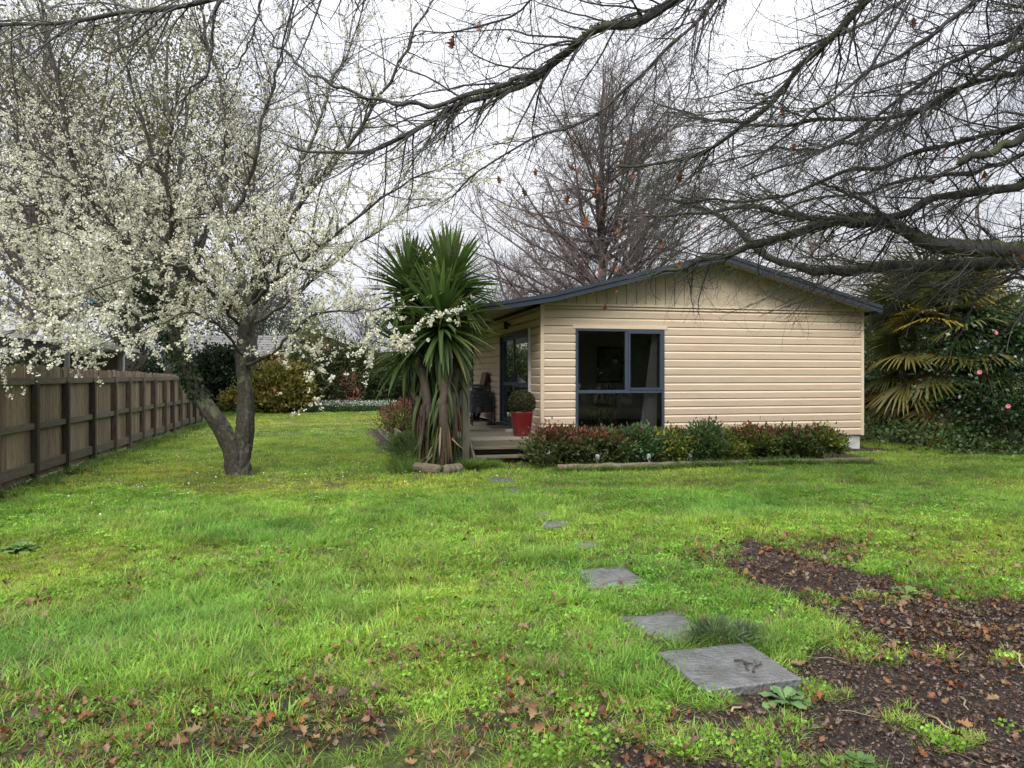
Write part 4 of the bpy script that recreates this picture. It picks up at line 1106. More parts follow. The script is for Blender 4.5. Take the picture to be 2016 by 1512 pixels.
# main limbs (photo pixels, depth offset), start radius
limbs = [([(305, 600, -.2), (262, 520, -.5), (235, 455, -.6), (180, 390, -.7), (150, 330, -.8), (128, 240, -.9), (112, 150, -1.0), (85, 20, -1.1), (60, -120, -1.2)], .075),
         ([(280, 545, -.3), (250, 480, .3), (220, 420, .8), (160, 380, 1.2), (90, 350, 1.5), (20, 330, 1.7), (-70, 300, 1.8)], .055),
         ([(330, 650, -.1), (262, 622, -.6), (190, 605, -1.0), (110, 622, -1.3), (30, 650, -1.5), (-50, 690, -1.6)], .04),
         ([(345, 690, -.1), (300, 640, .6), (215, 560, 1.3), (120, 500, 1.8), (20, 470, 2.1), (-80, 430, 2.2)], .04),
         ([(492, 600, .25), (470, 520, .4), (440, 430, .5), (430, 350, .6), (447, 260, .6), (425, 150, .6), (395, 30, .6), (380, -100, .6)], .075),
         ([(492, 600, .25), (530, 520, 0), (575, 430, -.3), (640, 340, -.5), (690, 280, -.6), (760, 170, -.8), (830, 40, -.9), (880, -40, -.9)], .065),
         ([(480, 670, .2), (520, 560, .9), (560, 440, 1.4), (600, 310, 1.8), (650, 180, 2.1), (700, 60, 2.3), (735, -60, 2.4)], .06),
         ([(478, 720, .1), (530, 700, -.3), (575, 655, -.6), (620, 620, -.9), (690, 612, -1.2), (760, 605, -1.5), (855, 605, -1.7)], .038),
         ([(486, 650, .2), (560, 600, .8), (640, 530, 1.2), (720, 470, 1.5), (800, 420, 1.7), (870, 390, 1.8)], .045),
         ([(492, 600, .2), (560, 540, -.5), (650, 470, -1.0), (740, 400, -1.3), (820, 350, -1.5), (890, 320, -1.6)], .05),
         ([(455, 480, .4), (400, 400, .9), (360, 300, 1.3), (320, 180, 1.5), (290, 60, 1.7), (270, -80, 1.8)], .055),
         ([(305, 600, -.2), (330, 500, -.6), (335, 400, -1.0), (300, 300, -1.3), (260, 180, -1.5), (230, 60, -1.6), (215, -80, -1.7)], .055),
         ([(280, 545, -.3), (190, 470, -1.1), (110, 420, -1.6), (40, 400, -1.9), (-60, 390, -2.1)], .045),
         ([(450, 450, .5), (500, 330, .2), (520, 220, 0), (560, 100, -.2), (590, -20, -.3)], .05),
         ([(262, 520, -.5), (170, 300, -.2), (60, 160, 0), (-40, 60, .2)], .04),
         ([(240, 460, -.6), (60, 280, -1.4), (-60, 200, -1.7)], .04),
         ([(480, 700, .1), (430, 640, -.6), (360, 615, -1.1), (270, 655, -1.5), (180, 660, -1.7)], .03),
         ([(470, 640, .2), (400, 560, -.7), (330, 520, -1.4), (230, 560, -1.9), (130, 590, -2.2)], .035),
         ([(560, 655, -.5), (600, 690, -.8), (630, 735, -1.0), (655, 760, -1.15)], .018),
         ([(690, 612, -1.2), (730, 650, -1.4), (790, 700, -1.5)], .016)]
LP, LR, LL = [], [], []
for pts, r in limbs:
    p, L = resample([pl(*q) for q in pts], 22)
    p[1:] += rng.normal(0, .018, (21, 3))
    LP.append(p); LR.append(r * .74 * np.linspace(1, .24, 22)); LL.append(L)
    V, Fq = tubes(p[None], LR[-1][None], 9)
    npobj('limb', V, Fq, M['bark_plum'], plum, smooth=True)
LP = np.array(LP); LR = np.array(LR); LL = np.array(LL)
S, D, r, t, pi = spawn(LP, LR, (LL * 8.0 * np.where(np.arange(len(LL)) == 7, .5, 1)).astype(int), .10, 1, 46, 15, up=.22, up_sd=.28, rmul=.55)
L2 = (0.4 + 1.05 * rng.random(len(S))) * np.where(np.isin(pi, (18, 19)), .3, np.where(pi == 7, .36, 1))
p2, r2 = grow(S, D, L2, np.clip(r, .005, .015), 10, .13, .03)
S, D, r, t, pi = spawn(p2, r2, (L2 * 8).astype(int), .1, 1, 45, 14, up=.12, up_sd=.3, rmul=.7)
L3 = 0.18 + 0.5 * rng.random(len(S))
p3, r3 = grow(S, D, L3, np.clip(r * .8, .0035, .008), 6, .14, .02)
V, Fq = join([tubes(p2, r2, 4), tubes(p3, r3, 3)])
npobj('twigs', V, Fq, M['twig_plum'], plum)['kind'] = 'stuff'
# blossom: small round tufts of petals strung along the twigs
def along(p, n, t0=0.1):
    N, K, _ = p.shape
    i = rng.integers(0, N, n); x = (t0 + (1 - t0) * rng.random(n)) * (K - 1); a = np.minimum(x.astype(int), K - 2); f = (x - a)[:, None]
    return p[i, a] * (1 - f) + p[i, a + 1] * f
A = along(p3, 31000); B = along(p2, 11500, .25)
C = np.concatenate([A, B])
# denser in the lower crown, thinner at the top where the sky shows
keep = rng.random(len(C)) < np.interp(C[:, 2], [0.8, 3.2, 4.4, 6, 8], [1, .92, .55, .38, .32]) * (.36 + .9 * sstep(.38, .60, fbm(C[:, 0] + C[:, 2] * .7 + 20, C[:, 1] - C[:, 2] * .5 + 30, .55, 2)))
C = C[keep]
n = len(C); m = 6
cl = np.repeat(C, m, 0) + rng.normal(0, .014, (n * m, 3))
V, Fq = leafquads(cl, rng.normal(0, 1, (n * m, 3)), (0.018 + .011 * rng.random(n * m)) * np.interp(cl[:, 2], [1, 3.4, 4.6], [1.3, 1.25, 1.0]), 1.0, .3)
pc = pick([(0.78, 0.77, 0.63), (0.84, 0.83, 0.72), (0.72, 0.71, 0.52), (0.80, 0.79, 0.68)], n, .06).repeat(m, 0)
npobj('blossom', V, Fq, M['petal'], plum, col=np.repeat(pc, 4, 0))['kind'] = 'stuff'
yl = along(p3, 14000)
V, Fq = leafquads(yl, rng.normal(0, 1, (len(yl), 3)) + np.array((0, 0, .5)), .035, .4)
npobj('young_leaves', V, Fq, M['leaf'], plum, col=np.repeat(pick([(0.10, 0.13, 0.035), (0.13, 0.13, 0.05), (0.08, 0.09, 0.03)], len(yl)), 4, 0))['kind'] = 'stuff'
# ivy on the leaning stem
n = 1500
tt = 12 + rng.random(n) * 17; a = tt.astype(int); f = (tt - a)[:, None]; a2 = np.minimum(a + 1, 29)
cc = tl[a] * (1 - f) + tl[a2] * f
k = unit(rng.normal(0, 1, (n, 3)))
ivp = cc + k * (.11 + .12 * rng.random((n, 1)) * sstep(12, 22, tt)[:, None])
V, Fq = leafquads(ivp, k + np.array((0, 0, -.5)) + rng.normal(0, .4, (n, 3)), .06, .9)
npobj('ivy', V, Fq, M['glossleaf'], plum, col=np.repeat(pick([(0.03, 0.06, 0.02), (0.05, 0.085, 0.03), (0.02, 0.045, 0.018)], n), 4, 0))['kind'] = 'stuff'
q = P(173, 596, PD - 1.0)
t = empty('bird_feeder', tuple(q), 0, 'small blue roofed bird feeder hanging among the plum blossom', 'bird feeder')
mb = MB(); mb.prism([(-.09, 0), (.09, 0), (.05, .05), (-.05, .05)], 'y', -.07, .07); mb.build('roof', M['blueplastic'], t)
MB().box(-.05, .05, -.045, .045, -.12, -.001).build('body', M['greypaint'], t)
MB().tube([(0, 0, .04), (0.01, 0, .35)], .004, 5).build('wire', M['blackmetal'], t)

# ================================================================== OAK (trunk stands just outside the frame on the right)
TX, TY = 7.9, 8.4
oak = empty('oak_tree', (TX, TY, 0), 0, 'large bare oak with mossy limbs spreading over the lawn and house', 'tree')
OB = np.array((TX, TY, 0.0))
def ol(px, py, d): return P(px, py, d) - OB
tp, _ = resample([(0.1, 0, -.3), (0.05, 0, .6), (0, .05, 2.0), (-.05, .1, 3.6), (-.1, .05, 5.2), (-.15, 0, 7.0), (-.1, .2, 9.0)], 30)
tt = np.linspace(0, 1, 30); rr = .42 - .27 * tt + .16 * np.exp(-tt * 14)
V, Fq = tubes(tp[None], rr[None], 22)
npobj('trunk', V, Fq, M['bark_oak'], oak, smooth=True)
def tk(z):
    return np.array([np.interp(z, tp[:, 2], tp[:, c]) for c in range(3)])
OL = [ # (trunk height, photo pixels with distance, start radius, end radius)
 (2.7, [(2080, 478, 8.2), (2016, 488, 8.1), (1950, 490, 8.0), (1870, 486, 8.0), (1810, 470, 8.0), (1760, 445, 8.1), (1690, 433, 8.3), (1600, 447, 8.6), (1510, 476, 8.9), (1440, 500, 9.2), (1350, 522, 9.5), (1280, 545, 9.7)], .10, .018),
 (2.5, [(2090, 506, 9.0), (2016, 511, 9.2), (1900, 520, 9.4), (1800, 525, 9.6), (1700, 527, 9.8), (1640, 536, 10), (1580, 528, 10.2), (1515, 505, 10.4), (1470, 470, 10.5), (1430, 430, 10.6), (1370, 405, 10.7), (1290, 385, 10.8)], .09, .02),
 (3.3, [(2080, 350, 8.0), (2016, 366, 8.0), (1900, 380, 8.1), (1820, 400, 8.2), (1760, 425, 8.2), (1650, 430, 8.5), (1560, 424, 8.8), (1480, 412, 9.0), (1380, 420, 9.3), (1260, 425, 9.6)], .06, .014),
 (4.3, [(2080, 110, 7.6), (2016, 132, 7.5), (1900, 172, 7.5), (1800, 215, 7.5), (1720, 233, 7.6), (1620, 232, 7.8), (1550, 250, 7.9), (1480, 246, 8.0), (1390, 235, 8.2), (1290, 200, 8.4)], .05, .01),
 (6.2, [(1900, -330, 6.6), (1600, -180, 6.4), (1430, -70, 6.4), (1350, -10, 6.5), (1290, 25, 6.5), (1240, 46, 6.5), (1180, 62, 6.6), (1120, 100, 6.7), (1070, 140, 6.8), (1000, 176, 6.9), (930, 196, 7.0), (880, 216, 7.1), (830, 255, 7.2), (770, 281, 7.3), (700, 297, 7.4), (620, 300, 7.5), (540, 275, 7.6)], .085, .010),
 (None, [(1075, 138, 6.8), (1010, 160, 6.7), (950, 180, 6.7), (880, 202, 6.7), (820, 206, 6.7), (740, 195, 6.8), (660, 172, 6.8), (600, 140, 6.9), (545, 85, 7.0), (500, 20, 7.0)], .03, .006),
 (5.6, [(1800, -250, 7.2), (1560, -120, 7.1), (1440, -30, 7.1), (1370, 50, 7.2), (1310, 100, 7.2), (1270, 140, 7.3), (1210, 192, 7.4), (1150, 242, 7.5), (1080, 256, 7.6), (1000, 302, 7.7), (930, 350, 7.8), (880, 395, 7.8)], .045, .008),
 (5.2, [(1950, -190, 7.6), (1800, -90, 7.5), (1720, -10, 7.4), (1690, 25, 7.4), (1645, 62, 7.4), (1590, 112, 7.5), (1540, 172, 7.6), (1480, 238, 7.7), (1400, 290, 7.9), (1310, 315, 8.1), (1200, 330, 8.3)], .065, .010),
 (3.8, [(2080, 232, 7.7), (2016, 250, 7.7), (1900, 277, 7.7), (1800, 300, 7.8), (1720, 330, 7.8), (1640, 346, 7.9), (1550, 382, 8.0), (1450, 395, 8.2), (1330, 400, 8.4)], .05, .010),
 (3.7, [(2070, 255, 7.2), (2016, 270, 7.2), (1960, 292, 7.2), (1885, 324, 7.2)], .05, .034),
 (4.7, [(2080, 10, 7.2), (2000, 60, 7.1), (1900, 110, 7.1), (1820, 160, 7.1), (1740, 225, 7.2), (1660, 270, 7.3), (1560, 320, 7.4), (1450, 360, 7.6)], .045, .009),
 (5.0, [(2080, -90, 6.9), (1980, -40, 6.8), (1880, 30, 6.8), (1800, 90, 6.8), (1700, 150, 6.9), (1600, 220, 7.0), (1500, 300, 7.2), (1440, 330, 7.3)], .045, .009),
 (4.5, [(2080, 60, 8.8), (1980, 110, 8.9), (1850, 200, 9.0), (1740, 260, 9.2), (1620, 290, 9.4), (1500, 300, 9.7), (1380, 330, 10)], .05, .010),
 (5.8, [(2100, -220, 7.0), (1960, -120, 6.7), (1820, -30, 6.6), (1760, 60, 6.6), (1720, 130, 6.7), (1680, 190, 6.7), (1650, 260, 6.8)], .04, .008),
 (3.5, [(2080, 300, 8.6), (2000, 310, 8.7), (1900, 340, 8.8), (1800, 352, 8.9), (1700, 380, 9.1), (1600, 392, 9.3), (1480, 440, 9.6)], .045, .010),
 (5.4, [(2050, -160, 8.6), (1880, -60, 8.8), (1750, 20, 9.0), (1640, 70, 9.3), (1520, 120, 9.6), (1420, 150, 9.9)], .045, .009),
 (6.4, [(1800, -420, 6.2), (1450, -260, 5.8), (1200, -130, 5.7), (1080, -40, 5.8), (1010, 20, 5.9), (960, 50, 5.9), (890, 62, 6.0), (820, 58, 6.1)], .04, .006),
 (6.6, [(1700, -600, 5.8), (1200, -420, 5.2), (800, -190, 5.0), (560, -60, 5.0), (420, -5, 5.1), (330, 10, 5.1), (240, 20, 5.2), (150, 36, 5.2), (60, 46, 5.3), (-60, 50, 5.4)], .06, .010),
 (None, [(400, 0, 5.1), (330, 25, 5.0), (280, 70, 5.0), (225, 102, 5.0), (180, 92, 5.0), (130, 72, 5.1)], .010, .003),
 (None, [(560, -60, 5.0), (470, -30, 5.0), (425, 20, 5.0), (420, 90, 5.1), (405, 145, 5.1), (360, 195, 5.2), (345, 260, 5.2), (300, 310, 5.3), (255, 345, 5.3)], .014, .003),
 (None, [(560, -60, 5.0), (520, -10, 5.0), (500, 50, 5.0), (485, 95, 5.0), (450, 150, 5.1), (420, 160, 5.1), (380, 150, 5.1)], .011, .003),
 (None, [(1750, 440, 8.1), (1725, 410, 8.0), (1690, 390, 8.0), (1640, 370, 8.0), (1590, 355, 8.0)], .03, .006),
 (None, [(1640, 536, 10.0), (1610, 560, 9.9), (1560, 545, 9.8), (1520, 580, 9.8), (1480, 600, 9.8), (1430, 615, 9.8)], .012, .003),
 (None, [(1850, 525, 9.5), (1790, 545, 9.4), (1740, 570, 9.4), (1700, 600, 9.4), (1660, 625, 9.4), (1645, 640, 9.4)], .010, .003),
 (2.9, [(2080, 560, 9.2), (2000, 550, 9.3), (1930, 560, 9.4), (1850, 562, 9.5), (1760, 575, 9.6), (1700, 560, 9.8)], .04, .008),
]
OP, OR, OLn = [], [], []
for (tz, pts, ra, rb) in OL:
    pp = [ol(*q) for q in pts]
    if tz is not None:
        pp = [tk(tz), (tk(tz) * .45 + pp[0] * .55 + np.array((0, 0, .08)))] + pp
    p, L = resample(pp, 34)
    p[2:] += rng.normal(0, .016, (32, 3)) * (1 if ra > .02 else .5)
    r = (ra * (1.3 if ra > .085 else (1.15 if ra > .055 else .85))) * (1 - np.linspace(0, 1, 34)) + rb * np.linspace(0, 1, 34)
    OP.append(p); OR.append(r); OLn.append(L)
    pf = resample(p, 110)[0]; rf_ = np.interp(np.linspace(0, 1, 110), np.linspace(0, 1, 34), r); rf_[-1] = .0005; rf_[-2] *= .8
    V, Fq = tubes(pf[None], rf_[None], 12)
    Vr = V.reshape(110, 12, 3); Vr = pf[:, None] + (Vr - pf[:, None]) * (1 + rng.normal(0, .07, (110, 12, 1)) + rng.normal(0, .06, (110, 1, 1))); V = Vr.reshape(-1, 3)
    npobj('limb', V, Fq, M['bark_oak'] if ra > .045 else M['twig_oak'], oak, smooth=True)
OP = np.array(OP); OR = np.array(OR); OLn = np.array(OLn)
small = OR[:, 0] < .02
cn = np.where(small, (OLn * 5), (OLn * 11)).astype(int); cn[9] = 4
S, D, r, t, pi = spawn(OP, OR, cn, .22, 1, 38, 12, up=-.02, up_sd=.22, rmul=.5, flat=.7)
L2 = (0.4 + 1.1 * rng.random(len(S))) * np.where(small[pi], .38, 1) * np.where(np.isin(pi, (0, 1)) & (t > .62), .55, 1)
p2, r2 = grow(S, D, L2, np.clip(r * .85, .004, .012), 10, .12, -.03, .3, .12)
S, D, r, t, pi = spawn(p2, r2, (L2 * 9).astype(int), .08, 1, 44, 13, up=0.0, up_sd=.25, rmul=.7)
L3 = 0.14 + 0.45 * rng.random(len(S))
p3, r3 = grow(S, D, L3, np.clip(r * .7, .002, .0045), 6, .16, -.02, .5, .16)
S, D, r, t, pi = spawn(p3, r3, (L3 * 7).astype(int), .15, 1, 48, 14, up=.03, up_sd=.25, rmul=.8)
p4, r4 = grow(S, D, .06 + .13 * rng.random(len(S)), np.clip(r * .8, .0017, .0025), 4, .2, 0, .8, .2)
V, Fq = join([tubes(p2, r2, 4), tubes(p3, r3, 3), tubes(p4, r4, 3)])
npobj('twigs', V, Fq, M['twig_oak'], oak)['kind'] = 'stuff'
print('oak twigs', len(p2), len(p3), len(p4), len(Fq))
# ragged moss cushions along the upper sides of the big limbs
mp_, md_ = [], []
for li in (0, 1, 2, 4, 7):
    n = int(2300 * OLn[li] / 6)
    x = (.12 + .7 * rng.random(n)) * 33; a = x.astype(int); f = (x - a)[:, None]
    c = OP[li][a] * (1 - f) + OP[li][a + 1] * f; rr_ = OR[li][a]
    ok_ = vnoise(x * .9 + li * 9, np.full(n, li * 3.3)) > .42
    k = rng.normal(0, 1, (n, 3)); k[:, 2] = np.abs(k[:, 2]) * 1.2 + .1; k = unit(k)
    mp_.append((c + k * rr_[:, None] * .95)[ok_]); md_.append((k + rng.normal(0, .5, (n, 3)))[ok_])
mp_ = np.concatenate(mp_); md_ = np.concatenate(md_)
V, Fq = leafquads(mp_, md_, .016 + .022 * rng.random(len(mp_)), .5)
npobj('moss', V, Fq, M['leaf'], oak, col=np.repeat(pick([(0.09, 0.11, 0.03), (0.13, 0.14, 0.04), (0.06, 0.08, 0.025), (0.10, 0.10, 0.05)], len(mp_)), 4, 0))['kind'] = 'stuff'
# last brown leaves still hanging
def oakleaf_mesh(name, seed, mat):
    r_ = np.random.default_rng(seed)
    out = []
    lob = [(0, .02), (.12, .05), (.2, .17), (.28, .10), (.42, .30), (.52, .15), (.66, .34), (.75, .14), (.86, .20), (1.0, 0.0)]
    L_ = [(x, y * (0.85 + .3 * r_.random())) for x, y in lob]; Rr = [(x, -y * (0.85 + .3 * r_.random())) for x, y in lob]
    vs, fs = [], []
    cu, cs_ = r_.normal(0, .6), r_.normal(.9, .7)
    def zf(x, y): return cu * (x - .4) ** 2 + cs_ * y * y * 1.6 + .06 * math.sin(9 * x + 5 * y)
    for (x, y), (x2, y2) in zip(L_, Rr):
        vs += [(x, y, zf(x, y)), (x, 0, zf(x, 0)), (x2, y2, zf(x2, y2))]
    for k in range(len(lob) - 1):
        fs += [(3 * k, 3 * k + 1, 3 * k + 4, 3 * k + 3), (3 * k + 1, 3 * k + 2, 3 * k + 5, 3 * k + 4)]
    c = np.ones((len(vs), 3)) * (0.85 + .3 * r_.random((len(vs), 1)))
    return npmesh(name, vs, fs, mat, col=c)
OLM = [oakleaf_mesh('leaf', 100 + i, M['dryleaf']) for i in range(5)]
spots = [(945, 30), (1165, 350), (1180, 365), (1172, 380), (1190, 410), (1135, 415), (1110, 385), (1200, 440), (1215, 425), (1230, 432), (1185, 510), (1200, 520), (1175, 540), (1165, 570), (1170, 560), (1135, 330), (1245, 335), (1340, 340), (1375, 345),
         (1330, 430), (1410, 440), (1465, 380), (1340, 515), (1300, 465), (1755, 145), (1565, 280), (1585, 275), (1745, 310), (1828, 350), (1860, 290), (1905, 345), (1910, 360), (1800, 40), (1420, 350), (1380, 440), (1025, 360), (1055, 345), (985, 345), (1500, 460), (1550, 465), (1100, 345), (1290, 320), (1200, 355), (1220, 310),
         (905, 75), (1000, 80), (1540, 205), (1790, 20), (1690, 345), (1365, 40), (2010, 495), (1935, 330)]
tips = p3[:, -1]
tpx = CX + F * (tips[:, 0] + TX) / (tips[:, 1] + TY); tpy = HY - F * (tips[:, 2] - CH) / (tips[:, 1] + TY)
for (x, y) in spots:
    d2 = (tpx - x) ** 2 + (tpy - y) ** 2
    i = int(np.argmin(d2)); tpx[i] = 1e6
    c = tips[i]
    col = np.array((0.21, 0.075, 0.035)) * (0.6 + .7 * rng.random())
    inst('leaf', OLM[rng.integers(5)], oak, tuple(c), (rng.normal(0, .6), math.radians(70) + rng.normal(0, .5), rng.random() * 6.28), .085 + .04 * rng.random(), tuple(col))

# ================================================================== BACKGROUND TREES
def bare_tree(name, label, base, h, spread, n1_, seed_r, lean=(0, 0), tw='twig_far', dens=1.0, low=.12, droop=-.02, minr=.006, group=None, stems=1, ang=58):
    t = empty(name, tuple(base), 0, label, 'tree', group)
    K = 26
    parts = []
    TP, TR = [], []
    for s in range(stems):
        a = rng.random() * 6.28
        p, L = resample([(0, 0, -.3), (lean[0] * .2 + .25 * s * math.cos(a), lean[1] * .2, h * .25), (lean[0] * .55 + .7 * s * math.cos(a), lean[1] * .5 + .5 * s * math.sin(a), h * .6), (lean[0] + 1.0 * s * math.cos(a), lean[1] + .8 * s * math.sin(a), h * (1 - .1 * s))], K)
        p[1:, :2] += rng.normal(0, .03, (K - 1, 2))
        r = seed_r * np.linspace(1, .06, K) / (1 + .3 * s)
        V, Fq = tubes(p[None], r[None], 9)
        npobj('trunk', V, Fq, M['bark_far'], t, smooth=True)
        TP.append(p); TR.append(r)
    TP = np.array(TP); TR = np.array(TR)
    S, D, r, tt, pi = spawn(TP, TR, int(n1_ / stems), low, .98, ang, 10, up=.10, up_sd=.18, rmul=.5)
    Lb = spread * (1.05 - .8 * (tt - low)) * (0.7 + .5 * rng.random(len(S)))
    q1, a1 = grow(S, D, Lb, np.clip(r, .012, .07), 12, .08, .022)
    S, D, r, tt, pi = spawn(q1, a1, (Lb * 5.5 * dens).astype(int), .12, 1, 42, 12, up=.05, up_sd=.2, rmul=.5)
    L2_ = .4 + .9 * rng.random(len(S))
    q2, a2 = grow(S, D, L2_, np.clip(r, minr, .02), 8, .11, droop + .03)
    S, D, r, tt, pi = spawn(q2, a2, (L2_ * 6 * dens).astype(int), .1, 1, 42, 12, up=.05, up_sd=.2, rmul=.7)
    q3, a3 = grow(S, D, .2 + .4 * rng.random(len(S)), np.clip(r * .8, minr * .8, .01), 4, .13, .02, .6)
    V, Fq = join([tubes(q1, a1, 5), tubes(q2, a2, 3), tubes(q3, a3, 3)])
    npobj('crown', V, Fq, M[tw], t)['kind'] = 'stuff'
    return t, q3
bare_tree('bare_tree', 'tall bare tree with dense fine twigs rising behind the house roof', P(1185, 820, 27) * np.array((1, 1, 0)), 12.6, 7.4, 190, .24, dens=.95, stems=3, low=.14, minr=.0075, ang=66)
bare_tree('bare_tree', 'slim bare tree leaning beside the tall one above the verandah roof', P(1045, 820, 23) * np.array((1, 1, 0)), 6.9, 2.2, 26, .085, lean=(-1.6, 0), dens=.8, minr=.006)
bare_tree('bare_tree', 'tan twiggy bare tree above the low end of the roof', P(1600, 820, 26) * np.array((1, 1, 0)), 5.9, 2.8, 46, .10, tw='twig_tan', dens=1.0, low=.25, minr=.006)
bare_tree('bare_tree', 'tan twiggy bare tree between the roof end and the palm', P(1730, 820, 25) * np.array((1, 1, 0)), 5.2, 2.4, 42, .09, tw='twig_tan', dens=1.0, low=.25, minr=.006)
bare_tree('bare_tree', 'grey twiggy bare tree behind the dark shrub at the back of the lawn', P(720, 820, 38) * np.array((1, 1, 0)), 5.4, 2.6, 40, .10, dens=.8, low=.25, minr=.009)
bare_tree('bare_tree', 'grey twiggy bare tree behind the yucca head', P(1000, 820, 34) * np.array((1, 1, 0)), 5.8, 2.6, 40, .10, dens=.9, low=.2, minr=.008)
bare_tree('bare_tree', 'dark thin-stemmed bare tree standing behind the camellia', P(1925, 820, 19) * np.array((1, 1, 0)), 6.5, 1.9, 30, .12, dens=.8, low=.35, minr=.005, stems=2)

def leafy_tree(name, label, base, h, cr, n, size, pal, group=None, trunk_r=.22, clumps=70, cz=.62, asp=.5, spread=.2, shell=.55, mat='leaf', ch=None):
    t = empty(name, tuple(base), 0, label, 'tree', group)
    ch = ch or h * .42
    p, L = resample([(0, 0, -.3), (.05 * cr, 0, h * .3), (-.05 * cr, .05 * cr, h * .6), (0, 0, h * .92)], 22)
    r = trunk_r * np.linspace(1, .12, 22)
    V, Fq = tubes(p[None], r[None], 10); npobj('trunk', V, Fq, M['bark_far'], t, smooth=True)
    k = unit(rng.normal(0, 1, (clumps, 3)))
    C_ = k * (shell + (1 - shell) * rng.random((clumps, 1))) * np.array((cr, cr, ch)) + np.array((0, 0, h * cz))
    C_[:, 2] = np.maximum(C_[:, 2], .4)
    sp_ = spread * cr * (.6 + .8 * rng.random(clumps))
    ci = rng.integers(0, clumps, n)
    Pp = C_[ci] + rng.normal(0, 1, (n, 3)) * sp_[ci][:, None] * np.array((1, 1, .7))
    V, Fq = leafquads(Pp, rng.normal(0, 1, (n, 3)), size * (.6 + .8 * rng.random(n)), asp)
    col = pick(pal, n) * (1 + rng.normal(0, .18, clumps))[ci][:, None]
    cr_ = npobj('crown', V, Fq, M[mat], t, col=np.repeat(np.clip(col, .004, 1), 4, 0)); cr_['kind'] = 'stuff'
    i0 = rng.integers(4, 18, clumps)
    S = p[i0]; D = C_ - S
    q1, a1 = grow(S, D + np.array((0, 0, .2)), np.linalg.norm(D, axis=1), np.clip(r[i0] * .4, .012, .1), 9, .05)
    V, Fq = tubes(q1, a1, 5); npobj('branches', V, Fq, M['bark_far'], t)['kind'] = 'stuff'
    return t
OLV = [(0.16, 0.155, 0.06), (0.20, 0.19, 0.085), (0.12, 0.125, 0.045), (0.17, 0.15, 0.07)]
GRN = [(0.04, 0.075, 0.025), (0.06, 0.10, 0.03), (0.03, 0.055, 0.02)]
DRK = [(0.022, 0.042, 0.018), (0.035, 0.06, 0.024), (0.016, 0.032, 0.016), (0.05, 0.075, 0.03)]
leafy_tree('olive_tree_crown', 'tall olive-leaved tree behind the plum, over the carport', P(90, 830, 24) * np.array((1, 1, 0)), 13.5, 4.6, 26000, .12, OLV, 'tall trees behind the plum', .3, 90, spread=.16, shell=.4)
leafy_tree('olive_tree_crown', 'tall olive-leaved tree behind the plum, over the fence end', P(330, 820, 27) * np.array((1, 1, 0)), 14.5, 4.8, 26000, .12, OLV, 'tall trees behind the plum', .28, 90, spread=.16, shell=.4)
leafy_tree('dark_conifer', 'dark green conifer showing low behind the plum blossom', P(250, 820, 34) * np.array((1, 1, 0)), 8.6, 2.6, 12000, .12, DRK, None, .25, 70, spread=.2, shell=.5)
leafy_tree('dark_conifer', 'dark green conifer beside the tiled roof behind the plum', P(520, 810, 56) * np.array((1, 1, 0)), 8.6, 4.0, 12000, .2, DRK, None, .25, 70, spread=.2, shell=.5)
bare_tree('bare_tree', 'bare twiggy tree behind the plum blossom at the fence side', P(60, 820, 20) * np.array((1, 1, 0)), 10.5, 3.8, 60, .17, dens=.7, low=.25, minr=.006)
bare_tree('bare_tree', 'bare twiggy tree behind the middle of the plum blossom', P(500, 815, 33) * np.array((1, 1, 0)), 13.0, 4.6, 64, .2, dens=.7, low=.25, minr=.009)
leafy_tree('yellow_green_tree', 'thin yellow green leafed tree in front of the brick house', P(612, 810, 37) * np.array((1, 1, 0)), 4.6, 1.9, 4200, .11, [(0.16, 0.19, 0.04), (0.12, 0.16, 0.04), (0.2, 0.2, 0.05)], None, .07, 40, spread=.2, shell=.3)

# shrubs along the back of the lawn
def gshrub(name, label, x0, x1, ytop, d, depth, n, size, pal, **kw):
    c = P((x0 + x1) / 2, HY, d); c[2] = 0
    rx = (x1 - x0) / 2 / F * d; h = CH + (HY - ytop) / F * d
    return shrub(name, label, kw.pop('cat', 'shrub'), tuple(c), (rx, depth, h), n, size, pal, **kw)
YEL = [(0.26, 0.23, 0.035), (0.20, 0.19, 0.035), (0.13, 0.14, 0.03), (0.30, 0.25, 0.06), (0.08, 0.10, 0.025)]
gshrub('golden_shrub', 'rounded golden variegated shrub at the back of the lawn', 498, 612, 722, 30.5, 1.1, 7500, .16, YEL, clumps=60, asp=.5, spread=.17)
gshrub('golden_shrub', 'small golden shrub showing behind the plum trunk', 440, 512, 768, 30, .7, 2400, .12, YEL, clumps=30, asp=.5, spread=.18)
gshrub('dark_shrub', 'large dark green rounded shrub behind the white flowers', 612, 765, 690, 32.5, 1.5, 15000, .15, [(0.04, 0.06, 0.02), (0.055, 0.08, 0.028), (0.03, 0.045, 0.018), (0.08, 0.10, 0.03)], clumps=70, asp=.4, spread=.16)
gshrub('dark_shrub', 'dark green shrub between the dark round shrub and the verandah', 740, 850, 705, 33.5, 1.4, 10000, .15, DRK + [(0.08, 0.10, 0.03)], clumps=60, asp=.4, spread=.17)
gshrub('dark_shrub', 'dark ivy-like shrub behind the plum trunk', 385, 470, 690, 32, 1.2, 9000, .15, DRK, clumps=50, asp=.6, spread=.18)
gshrub('dark_shrub', 'dark shrub at the far fence corner behind the leaning stem', 300, 400, 715, 32.5, 1.0, 8000, .15, DRK, clumps=50, asp=.6, spread=.18)
gshrub('green_shrub', 'mid green shrub between the golden shrub and the brick wall', 560, 640, 700, 34, 1.0, 7000, .15, [(0.06, 0.09, 0.03), (0.09, 0.12, 0.03), (0.14, 0.15, 0.04)], clumps=50, asp=.5, spread=.18)
